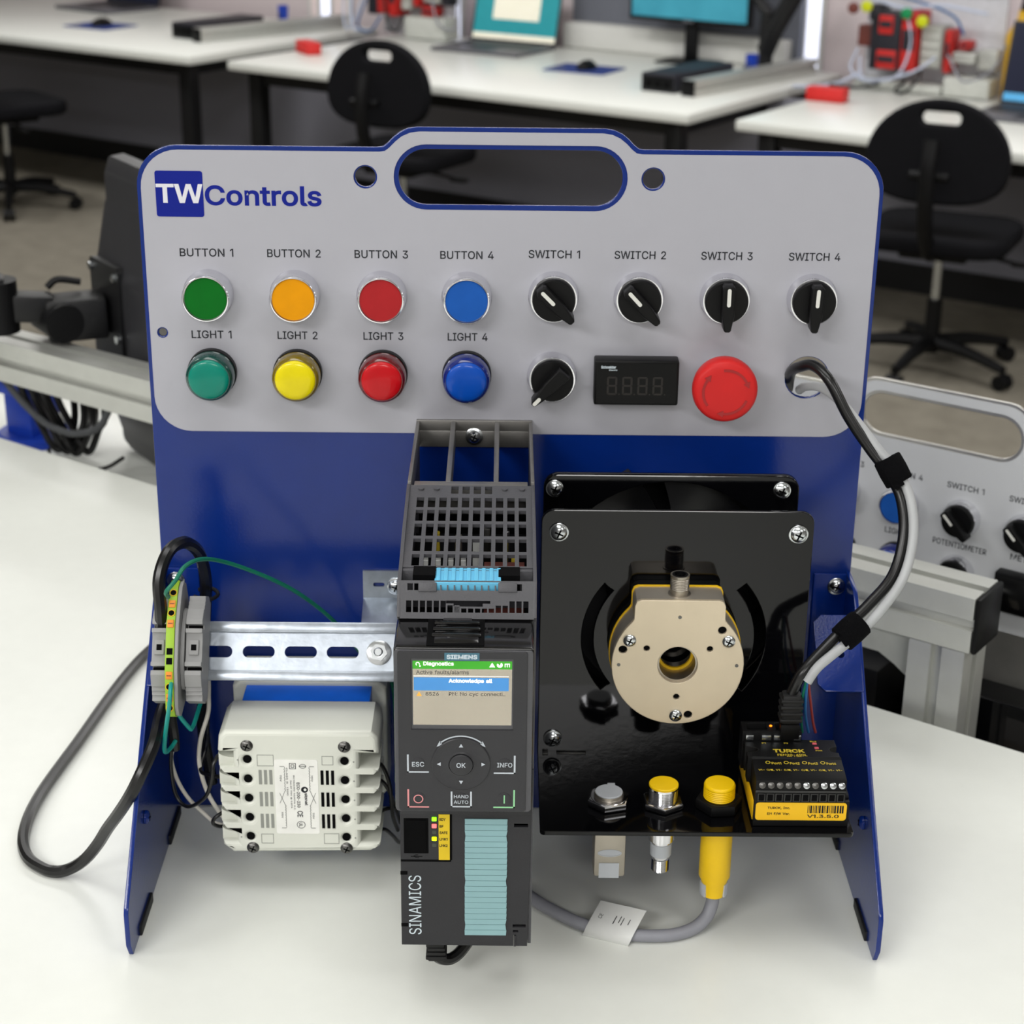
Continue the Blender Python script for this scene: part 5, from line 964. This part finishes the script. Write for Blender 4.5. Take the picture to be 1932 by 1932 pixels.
t = thing('panel_meter', 'black panel meter on the white trainer at the right photo edge', 'meter', T2(98, 0, 300), EH)
G().box((-34, -13, 0), (34, -.7, 34), bev=1.5).build('housing', 'black_plastic', t); G().box((-31.5, -13.5, 2.5), (31.5, -12.8, 31.5), bev=.2).build('display_window', 'black_gloss', t)
t = thing('variable_speed_drive', 'black drive on the white trainer, seen under the beam left of the post', 'drive', T2(-22, -55, 44), EH)
G().box((-37, -60, 0), (37, 52, 225), bev=3).build('housing', 'black_plastic', t); G().box((-34, -68, 6), (34, -59, 190), bev=2).build('front_cover', 'black_gloss', t)
G().box((-30, -69, 120), (30, -67.6, 180), bev=.4).build('display_window', 'void', t)
t = thing('mounting_plate', 'black equipment plate with ridges on the white trainer right of the post', 'bracket', T2(110, -75, 84), EH)
G().box((-84, 0, 0), (84, 3, 168), bev=.8).build('plate', 'black_coat', t); G().box((-84, -9, -1), (84, 0, 2), bev=.8).build('shelf', 'black_coat', t)
for z in (60, 118): G().box((-80, -3, z), (80, 0, z+4), bev=.6).build('ridge', 'black_plastic', t)
G().box((-84, 3, 20), (84, 70, 150), bev=2).build('fan_box', 'black_plastic', t)

# ------------------------------------------------------------------ monitor on a mount arm, cables and blue base at the left
wd = Vector((.55, -.835, 0)).normalized(); nl = Vector((wd.y, -wd.x, 0))       # from the far edge towards the viewer
MO = C_(-1006, 162, 0); MM_ = frame(MO, wd, (0, 0, 1))      # z axis = wd x up = right; back is -z
def Mo(u, v, n): return MO+wd*u+Vector((0, 0, v))+nl*n
t = thing('monitor', 'black monitor turned edge on at the left, mounted on a jointed arm', 'monitor', Mo(270, -50, 0), local=False)
def slab(g, u0, v0, u1, v1, n0, n1, du, dv, c=8):
    a = rrect(u0, v0, u1, v1, c, 3); b = rrect(u0+du, v0+dv, u1-du, v1-dv, c, 3); N = len(a)
    g._add([Mo(x, z, n0) for x, z in a]+[Mo(x, z, n1) for x, z in b], [tuple(range(N)), tuple(range(N, 2*N))]+[(k, (k+1) % N, N+(k+1) % N, N+k) for k in range(N)]); return g
slab(G(), 0, -48, 216, 292, -9, 7, 1.5, 1.5).build('panel', 'monitor_shell', t)
slab(G(), 2, -46, 214, 290, 7, 16, 10, 12).build('back_cover', 'monitor_shell', t)
slab(G(), 6, -20, 209, 245, 16, 40, 20, 70).build('back_bulge', 'monitor_shell', t)
slab(G(), 6, -40, 210, 286, -9, -9.6, 0, 0, 2).build('screen', 'void', t)
vc = (62, 130)
slab(G(), vc[0]-40, vc[1]-52, vc[0]+40, vc[1]+58, 36, 44, 0, 0, 6).build('mount_plate', 'desk_steel', t)
for a, b in ((-33, 48), (33, 48), (-33, -20), (33, -20)): G().cyl(Mo(vc[0]+a, vc[1]+b, 44), Mo(vc[0]+a, vc[1]+b, 48), 4.5, n=12).build('screw', 'screw_metal', t)
t = thing('monitor_mount', 'black jointed mounting arm reaching in from the left edge to the monitor', 'arm', Mo(vc[0], vc[1]-30, 120), local=False)
al = (nl*.6+Vector((-1, 0, 0))*.6).normalized()
def Ar(n, v, u=0): return Mo(vc[0]+u, vc[1]+v+24, 44)+al*(n-44)
def rod(g, p, q, w, h, bev=4):
    d = (q-p); M = frame(p, d, (0, 0, 1)); M = frame(p, d, Vector((0, 0, 1))-d.normalized()*d.normalized().z); g.box((0, -h/2, -w/2), (d.length, h/2, w/2), bev=bev, M=M); return g
rod(G(), Ar(44, -22), Ar(108, -24), 44, 46).build('tilt_bracket', 'desk_steel', t)
g = G().cyl(Ar(98, -24, -30), Ar(98, -24, 30), 21, n=20); g.build('tilt_joint', 'chair_plastic', t)
rod(G(), Ar(100, -12), Ar(160, -6), 30, 30).build('elbow', 'desk_steel', t)
G().cyl(Ar(158, -34, 0), Ar(158, 22, 0), 23, n=20).build('swivel_joint', 'chair_plastic', t)
G().cyl(Ar(158, 22, 0), Ar(158, 25, 0), 10, n=14).build('cap_screw', 'nickel', t)
rod(G(), Ar(150, 6), Ar(250, 20), 32, 40).build('arm_link', 'desk_steel', t)
G().cyl(Ar(232, -26, 0), Ar(232, 36, 0), 24, n=20).build('shoulder_joint', 'chair_plastic', t)
G().tube([Ar(60, 8, -26), Ar(84, 12, -26), Ar(96, 4, -26)], 4, 8).build('lever', 'chair_plastic', t)
rod(G(), Ar(225, -8), Ar(420, -30), 34, 38).build('rear_link', 'desk_steel', t)
t = thing('blue_stand', 'blue round footed stand standing on the lower table at the left photo edge', 'stand', C_(-1118, 112, -50), local=False)
p = C_(-1118, 112, -50)
G().lathe(p, (0, 0, 1), [(0, 44), (9, 44), (12, 40), (13, 0)], 36).build('foot', 'blue_plastic', t)
G().box((-24, -22, 11), (22, 22, 62), bev=3, M=frame(p, e1, e2)).build('body', 'blue_plastic', t)
G().box((-40, -30, 60), (26, 26, 78), bev=2, M=frame(p, e1, e2)).build('top_plate', 'blue_plastic', t)
G().cyl(p+Vector((8, -24, 36)), p+Vector((8, -20, 36)), 4, n=12).build('knob', 'black_plastic', t)
for k in range(6):
    q = k*5.5; w2 = (k % 2)*10; nm = ['farthest left', 'second', 'third', 'fourth', 'fifth', 'rightmost'][k]
    wire('hanging_cable', '%s of the thick black cables hanging below the beam at left' % nm if k not in (0, 5) else '%s thick black cable hanging below the beam at left' % nm,
         [C_(-1092+q*1.7, 70+w2, 62), C_(-1084+q*1.7, 74+w2, 20), C_(-1072+q*1.6, 84+w2, -14), C_(-1062+q*1.6, 88+w2, -36), C_(-1054+q*1.5, 94+w2, -44+k), C_(-1046+q*1.4, 104+w2, -30+k*3), C_(-1044+q*1.4, 112+w2, 0), C_(-1050+q*1.5, 112+w2, 60)], 4.2, 'black_cable', 'cable')
wire('braided_cable', 'grey braided cable drooping in a bow below the beam at left', [C_(-1104, 60, 45), C_(-1082, 66, 18), C_(-1052, 70, -2), C_(-1028, 72, -8), C_(-1000, 74, -8), C_(-960, 72, 8), C_(-930, 66, 40)], 4, 'sleeve_grey', 'cable')
wire('thin_cable', 'thin black cable trailing over the lower table in front of the monitor', [C_(-1056, 80, -40), C_(-1042, 70, -46.5), C_(-1018, 64, -47.5), C_(-985, 64, -46), C_(-950, 70, -36), C_(-925, 74, -20)], 2.2, 'black_cable', 'cable')

# ------------------------------------------------------------------ desks, chairs and equipment at the back of the room
DZ = -390
def desk(label, a, b):
    t = thing('desk', label, 'desk', RM((a+b)/2, 5480, FL), HEAD, 'white desks along the back wall')
    L = (b-a)/2; H = DZ-FL
    G().box((-L, -650, H-38), (L, 650, H), bev=6).build('tabletop', 'worktop', t)
    for x in (-L+95, L-95):
        for y in (-560, 580): G().box((x-32, y-32, 0), (x+32, y+32, H-38), bev=3).build('leg', 'desk_steel', t)
        G().box((x-24, -560, H-92), (x+24, 580, H-40)).build('side_rail', 'desk_steel', t)
    G().box((-L+80, -575, H-96), (L-80, -530, H-40)).build('front_rail', 'desk_steel', t); return t
desk('white desk at the upper left corner with black steel legs', -7400, -4966)
desk('long white desk in the middle with a laptop and monitor on it', -4749, -2528)
desk('white desk at the upper right with a red block near its corner', -2339, -100)
def make_chair(label, loc, rot):
    t = thing('task_chair', label, 'chair', loc, rot, 'black task chairs')
    o = []
    for k in range(44):
        a = 2*PI*k/44; c_, s_ = math.cos(a), math.sin(a); e = 2.0 if s_ > 0 else 2.7
        o.append((228*math.copysign(abs(c_)**(2/e), c_), 590+135+(190 if s_ > 0 else 135)*math.copysign(abs(s_)**(2/e), s_)))
    M = frame((0, -225, 0), (1, 0, 0), (0, .08, 1))
    G().plate(o, [rrect(-62, 838, 62, 876, 18, 5)], 46, M@Matrix.Translation((0, 0, -23)), bev=12).build('backrest', 'chair_fabric', t)
    G().tube([(0, -262, 800), (0, -285, 700), (0, -270, 560), (0, -190, 440), (0, -60, 405)], 26, 8).build('back_spine', 'chair_plastic', t)
    G().cyl((-60, -262, 690), (60, -262, 690), 16, n=12).build('height_knob', 'chair_plastic', t)
    G().plate(rrect(-240, -225, 240, 235, 110, 8), [], 62, TOP(0, 0, 428), bev=22).build('seat', 'chair_fabric', t)
    G().box((-110, -120, 392), (110, 120, 428), bev=8).build('mechanism', 'chair_plastic', t)
    G().tube([(60, 0, 405), (190, -20, 400), (255, -30, 392)], 7, 8).box((240, -48, 384), (310, -14, 398), bev=5).build('lever', 'chair_plastic', t)
    G().cyl((0, 0, 210), (0, 0, 400), 15, n=16).build('gas_column', 'screw_metal', t)
    G().cyl((0, 0, 60), (0, 0, 240), 28, 26, n=16).build('column_sleeve', 'chair_plastic', t)
    for k in range(5):
        a = math.radians(-98+72*k); d = Vector((math.cos(a), math.sin(a), 0))
        G().tube([d*10+Vector((0, 0, 96)), d*150+Vector((0, 0, 92)), d*300+Vector((0, 0, 66))], lambda q: 27-11*q, 8).build('base_arm', 'chair_plastic', t)
        n = Vector((-d.y, d.x, 0)); c_ = d*300+Vector((0, 0, 27))
        G().cyl(c_-n*24, c_-n*4, 26, n=18).cyl(c_+n*4, c_+n*24, 26, n=18).cyl(c_, c_+Vector((0, 0, 42)), 7, n=8).build('caster', 'chair_plastic', t)
    return t
c3 = make_chair('black task chair at right, its slotted backrest in front of the upper right desk', Vector((1425, 4700, FL)), math.radians(-26))
dup(c3, Vector((-400, 6000, FL)), math.radians(-30), 'black task chair in the middle whose backrest shows above the handle of the blue trainer')
dup(c3, Vector((-2250, 7080, FL)), math.radians(-52), 'black task chair cut by the left photo edge, its star base on the carpet')

def laptop(label, p, rot, w, d, h, tilt, scr):
    t = thing('laptop', label, 'laptop', p, rot)
    G().box((-w/2, -d, 0), (w/2, 0, 16), bev=3).build('base', 'laptop_grey', t)
    G().box((-w*.44, -d*.62, 15.6), (w*.44, -d*.1, 17)).build('keyboard', 'keys_dark', t); G().box((-w*.14, -d*.94, 15.6), (w*.14, -d*.68, 16.8)).build('trackpad', 'keys_dark', t)
    M = frame((0, 2, 12), (1, 0, 0), (0, math.sin(tilt), math.cos(tilt)))
    G().box((-w/2, 0, -8), (w/2, h, 0), bev=2, M=M).build('lid', 'keys_dark', t)
    sc = G().poly(rect(-w/2+9, 14, w/2-9, h-8), .6, M).build('screen', scr[0], t)
    for (a, b, c, e, m) in scr[1]: G().poly(rect(-w/2+9+a*(w-18), 14+b*(h-22), -w/2+9+c*(w-18), 14+e*(h-22)), .9, M, .7).build('window_on_screen', m, sc)
    return t
laptop('open laptop with teal desktop on the middle desk', RM(-4085, 5990, DZ), HEAD+math.radians(3), 450, 330, 300, math.radians(14), ('screen_teal', [(.22, .32, .78, .95, 'screen_pale'), (0, 0, 1, .09, 'screen_pale'), (.26, .82, .4, .9, 'screen_sky')]))
laptop('open laptop with dark screen at the top left on the left desk', RM(-6560, 6060, DZ), HEAD-.1, 430, 330, 280, math.radians(14), ('screen_navy', []))
laptop('laptop with dark screen at the right photo edge', RM(-1480, 5700, DZ), HEAD, 440, 330, 300, math.radians(12), ('screen_navy', [(0, 0, 1, .1, 'screen_sky')]))
def mouse(label, plabel, p, rot):
    t = thing('mouse_pad', plabel, 'mouse pad', p, rot); G().plate(rrect(-140, -115, 140, 115, 12, 4), [], 4, TOP(0, 0, 0)).build('mat', 'mousepad_blue', t)
    G().box((-118, -80, 3.9), (-60, -45, 4.2)).build('print', 'laptop_grey', t)
    q = (Matrix.Rotation(rot, 3, 'Z')@Vector((10, 0, 4.3))); t = thing('computer_mouse', label, 'mouse', Vector(p)+q, rot)
    g = G(); vs = []; fs = []; n = 20
    prof = [(0, 1), (10, 1.02), (20, .9), (30, .6), (36, .2), (36.5, .01)]
    for z, s in prof:
        for k in range(n): vs.append((36*s*math.cos(2*PI*k/n), 60*s*math.sin(2*PI*k/n)-4*(1-s), z))
    for i in range(len(prof)-1):
        for k in range(n): fs.append((i*n+k, i*n+(k+1) % n, (i+1)*n+(k+1) % n, (i+1)*n+k))
    fs += [tuple(range(n)), tuple(range((len(prof)-1)*n, len(prof)*n))]; g._add(vs, fs); g.build('shell', 'chair_plastic', t, ang=60)
    G().cyl((-4, 32, 28), (4, 32, 28), 6, n=12).build('scroll_wheel', 'keys_dark', t)
    return t
mouse('black mouse on the blue mat of the middle desk', 'blue mouse mat in front of the monitor on the middle desk', RM(-3428, 5560, DZ), HEAD+.1)
mouse('black mouse on the blue mat of the left desk', 'blue mouse mat on the left desk', RM(-6050, 5350, DZ), HEAD+.05)
t = thing('monitor', 'monitor with blue screen standing on the middle desk', 'monitor', RM(-3190, 6010, DZ), HEAD)
G().box((-290, -14, 165), (290, 20, 520), bev=4).build('bezel', 'chair_plastic', t); G().poly(rect(-276, 182, 276, 508), .8, FRONT(0, -13.6, 0)).build('screen', 'monitor_blue', t)
G().box((-28, 12, 8), (28, 40, 300), bev=4).build('neck', 'chair_plastic', t); G().box((-120, -80, 0), (120, 90, 9), bev=3).build('foot', 'chair_plastic', t); G().box((-24, -15.2, 168), (24, -13.8, 178)).build('badge', 'laptop_grey', t)
t = thing('monitor_mount', 'black articulated monitor arm clamped to the middle desk at its right', 'arm', RM(-2800, 5960, DZ), HEAD)
G().box((-70, -60, 0), (70, 60, 26), bev=4).build('clamp', 'desk_steel', t); G().cyl((0, 0, 20), (0, 0, 240), 30, n=16).build('post', 'desk_steel', t)
G().tube([(0, 0, 90), (45, -20, 180), (130, -20, 330), (190, -20, 460)], 40, 8, False).build('spring_arm', 'desk_steel', t); G().tube([(0, 20, 230), (-60, 10, 300), (60, 10, 450)], 30, 8, False).build('upper_arm', 'desk_steel', t)
def extrusion(label, a, b, loc_label=None):
    p = RM(*a, DZ); q = RM(*b, DZ); d = q-p
    t = thing('aluminium_rail', label, 'rail', p, math.atan2(d.y, d.x)); slotted(G(), d.length, 60, frame((0, 0, 31), (0, 1, 0), (0, 0, 1)), 12, 9).build('profile', 'aluminium', t)
    G().box((-6, -30, 1), (0, 30, 61), bev=2).build('end_cap', 'black_plastic', t); return t
extrusion('aluminium rail lying along the right end of the middle desk', (-2730, 5190), (-2640, 6060))
extrusion('aluminium rail lying along the right end of the left desk', (-5270, 5200), (-5120, 6060))
for lab, a, b in (('black flat box beside the aluminium rail on the middle desk', -2872, 5440), ('black flat box beside the aluminium rail on the left desk', -5400, 5480)):
    t = thing('control_box', lab, 'box', RM(a, b, DZ), HEAD-.02); G().box((-75, -230, 0), (75, 230, 70), bev=5).build('housing', 'dark_module', t); G().box((-70, -231, 8), (70, -228, 60), bev=1).build('front_panel', 'black_plastic', t)
    for x in (-40, 0, 40): G().box((x-12, -233, 20), (x+12, -229, 40), bev=1).build('port', 'void', t)
for lab, a, b in (('small blue cup behind the flat box on the middle desk', -2780, 5800), ('small blue cup behind the rail on the left desk', -5420, 5960)):
    t = thing('cup', lab, 'cup', RM(a, b, DZ), HEAD); G().lathe((0, 0, 0), (0, 0, 1), [(0, 22), (90, 26), (90, 23), (8, 19), (8, 0)], 18).build('body', 'blue_plastic', t); G().box((-10, -28, 30), (10, -22, 60), bev=2).build('band', 'mousepad_blue', t)
def red_block(lab, a, b, r):
    t = thing('red_block', lab, 'block', RM(a, b, DZ), HEAD+r); G().box((-75, -32, 0), (75, 32, 52), bev=5).build('body', 'red_block', t)
    for k in range(9): G().box((-68+k*16, -34, 4), (-60+k*16, -30, 16)).build('tooth', 'red_module', t)
red_block('red toothed block near the left corner of the upper right desk', -2265, 5420, .05); red_block('red block on the front left corner of the middle desk', -4640, 5230, -.5)
t = thing('bottle', 'yellow bottle with black spout behind the laptop at the upper right', 'bottle', RM(-1705, 5890, DZ), HEAD); G().lathe((0, 0, 0), (0, 0, 1), [(0, 60), (240, 60), (300, 26), (330, 24)], 20).build('body', 'yellow_bottle', t); G().cyl((0, 0, 330), (0, 0, 420), 20, 8, n=14).build('spout', 'black_plastic', t)
def rig(label, p, mods, tubes, board, plinth):
    t = thing('training_rig', label, 'equipment', p, HEAD)
    x0, x1, h = board; G().box((x0, 60, 0), (x1, 78, h), bev=3).build('board', 'board_pale', t)
    for a, b, c, d in plinth: G().box((a, -60, b), (c, 59, d), bev=4).build('plinth', 'cell_white', t)
    for (nm, m, a, b, c, d, dep) in mods:
        o = G().box((a, 60-dep, b), (c, 60, d), bev=4).build(nm, m, t)
        if nm == 'red_module': G().box((a+6, 60-dep-3, b+(d-b)*.35), (c-6, 60-dep+1, b+(d-b)*.7), bev=1).build('slot', 'dark_module', o)
        if nm == 'grey_module':
            for k in range(4): G().box((a+6, 60-dep-4, b+12+k*(d-b-20)/4), (c-6, 60-dep+1, b+24+k*(d-b-20)/4), bev=1).build('terminal_row', 'cell_white', o)
    for L, r, m in tubes: G().tube(L, r, 7).build('tube', m, t)
    return t
m3 = [('dark_module', 'dark_module', -205, 70, -165, 300, 90), ('dark_module', 'dark_module', -160, 80, -70, 290, 120), ('red_module', 'red_module', -160, 80, -80, 150, 125), ('red_module', 'red_module', -160, 210, -100, 280, 125), ('red_module', 'red_module', -62, 80, 0, 300, 130), ('grey_module', 'grey_module', 8, 95, 90, 250, 100), ('red_module', 'red_module', 100, 80, 125, 240, 90), ('red_module', 'red_module', 150, 170, 190, 200, 70), ('metal_fitting', 'aluminium', 130, 120, 220, 160, 80), ('metal_fitting', 'aluminium', 225, 100, 300, 175, 60), ('dark_module', 'dark_module', -230, 250, -180, 310, 60), ('dark_module', 'brown_part', -270, 150, -215, 230, 60)]
t3 = [([(-240, -60, 150), (-260, -70, 70), (-180, -80, 30), (-60, -80, 60), (-20, -70, 180), (-40, -70, 280)], 5, 'tube_clear'), ([(-230, -60, 120), (-200, -80, 40), (-80, -90, 50), (20, -80, 90), (80, -60, 140)], 5, 'tube_clear'), ([(-220, -50, 60), (-280, -120, 20), (-360, -200, 8), (-420, -240, 6)], 6, 'tube_clear'), ([(-200, -60, 340), (-60, -50, 310), (80, -50, 330), (260, -40, 310)], 6, 'tube_clear'), ([(-240, -40, 350), (-80, -50, 350), (120, -50, 300), (180, -50, 230)], 5, 'blue_wire'), ([(-30, -70, 40), (-60, -90, 6), (-10, -110, 6), (30, -90, 60), (20, -60, 90)], 6, 'black_cable'), ([(-120, -100, 30), (-200, -130, 10), (-300, -150, 12), (-340, -130, 8)], 7, 'black_cable'), ([(120, -40, 150), (200, -60, 60), (300, -40, 110), (330, 0, 200)], 5, 'grey_cable')]
r3 = rig('pneumatic training rig with red modules and clear tubes on the upper right desk', RM(-2080, 5850, DZ+5), m3, t3, (-260, 300, 420), [(120, 0, 300, 70), (-250, 0, 110, 30)])
for x, z, m in ((-205, 310, 'lime_knob'), (25, 270, 'lime_knob'), (-40, 295, 'green_knob'), (-260, 300, 'brown_part')): G().lathe((x, -80, z), (0, -1, 0), [(0, 22), (10, 22), (14, 16), (14, 0)], 16).build('knob', m, r3)
for k in range(7): G().lathe((-160+k*66, 58, 395), (0, -1, 0), [(0, 22), (26, 20), (30, 10), (30, 0)], 14).build('grommet', 'void', r3)
ma = [('dark_module', 'dark_module', -170, 90, -110, 330, 100), ('red_module', 'red_module', -105, 100, -40, 330, 110), ('red_module', 'red_module', -30, 90, 10, 260, 120), ('grey_module', 'grey_module', 20, 120, 75, 330, 90), ('red_module', 'red_module', 90, 140, 120, 330, 90), ('red_module', 'red_module', 130, 100, 200, 140, 80), ('metal_fitting', 'aluminium', 130, 160, 230, 260, 70), ('dark_module', 'dark_module', 240, 150, 280, 300, 70)]
ta = [([(-180, -40, 200), (-220, -80, 60), (-260, -90, 20), (-300, -60, 120), (-280, -40, 320)], 5, 'tube_clear'), ([(-160, -60, 160), (-190, -90, 40), (-110, -100, 20), (-60, -80, 90)], 5, 'blue_wire'), ([(-240, -40, 330), (-250, -60, 160), (-230, -80, 30), (-140, -80, 14)], 8, 'tube_clear'), ([(-60, -60, 200), (-20, -80, 60), (40, -90, 30), (60, -60, 110)], 5, 'black_cable'), ([(210, -50, 200), (270, -80, 80), (340, -40, 60), (330, 0, 200)], 5, 'grey_cable')]
rig('pneumatic training rig with red modules beside the laptop on the middle desk', RM(-4690, 5960, DZ+5), ma, ta, (-150, 260, 420), [(60, 0, 290, 95)])
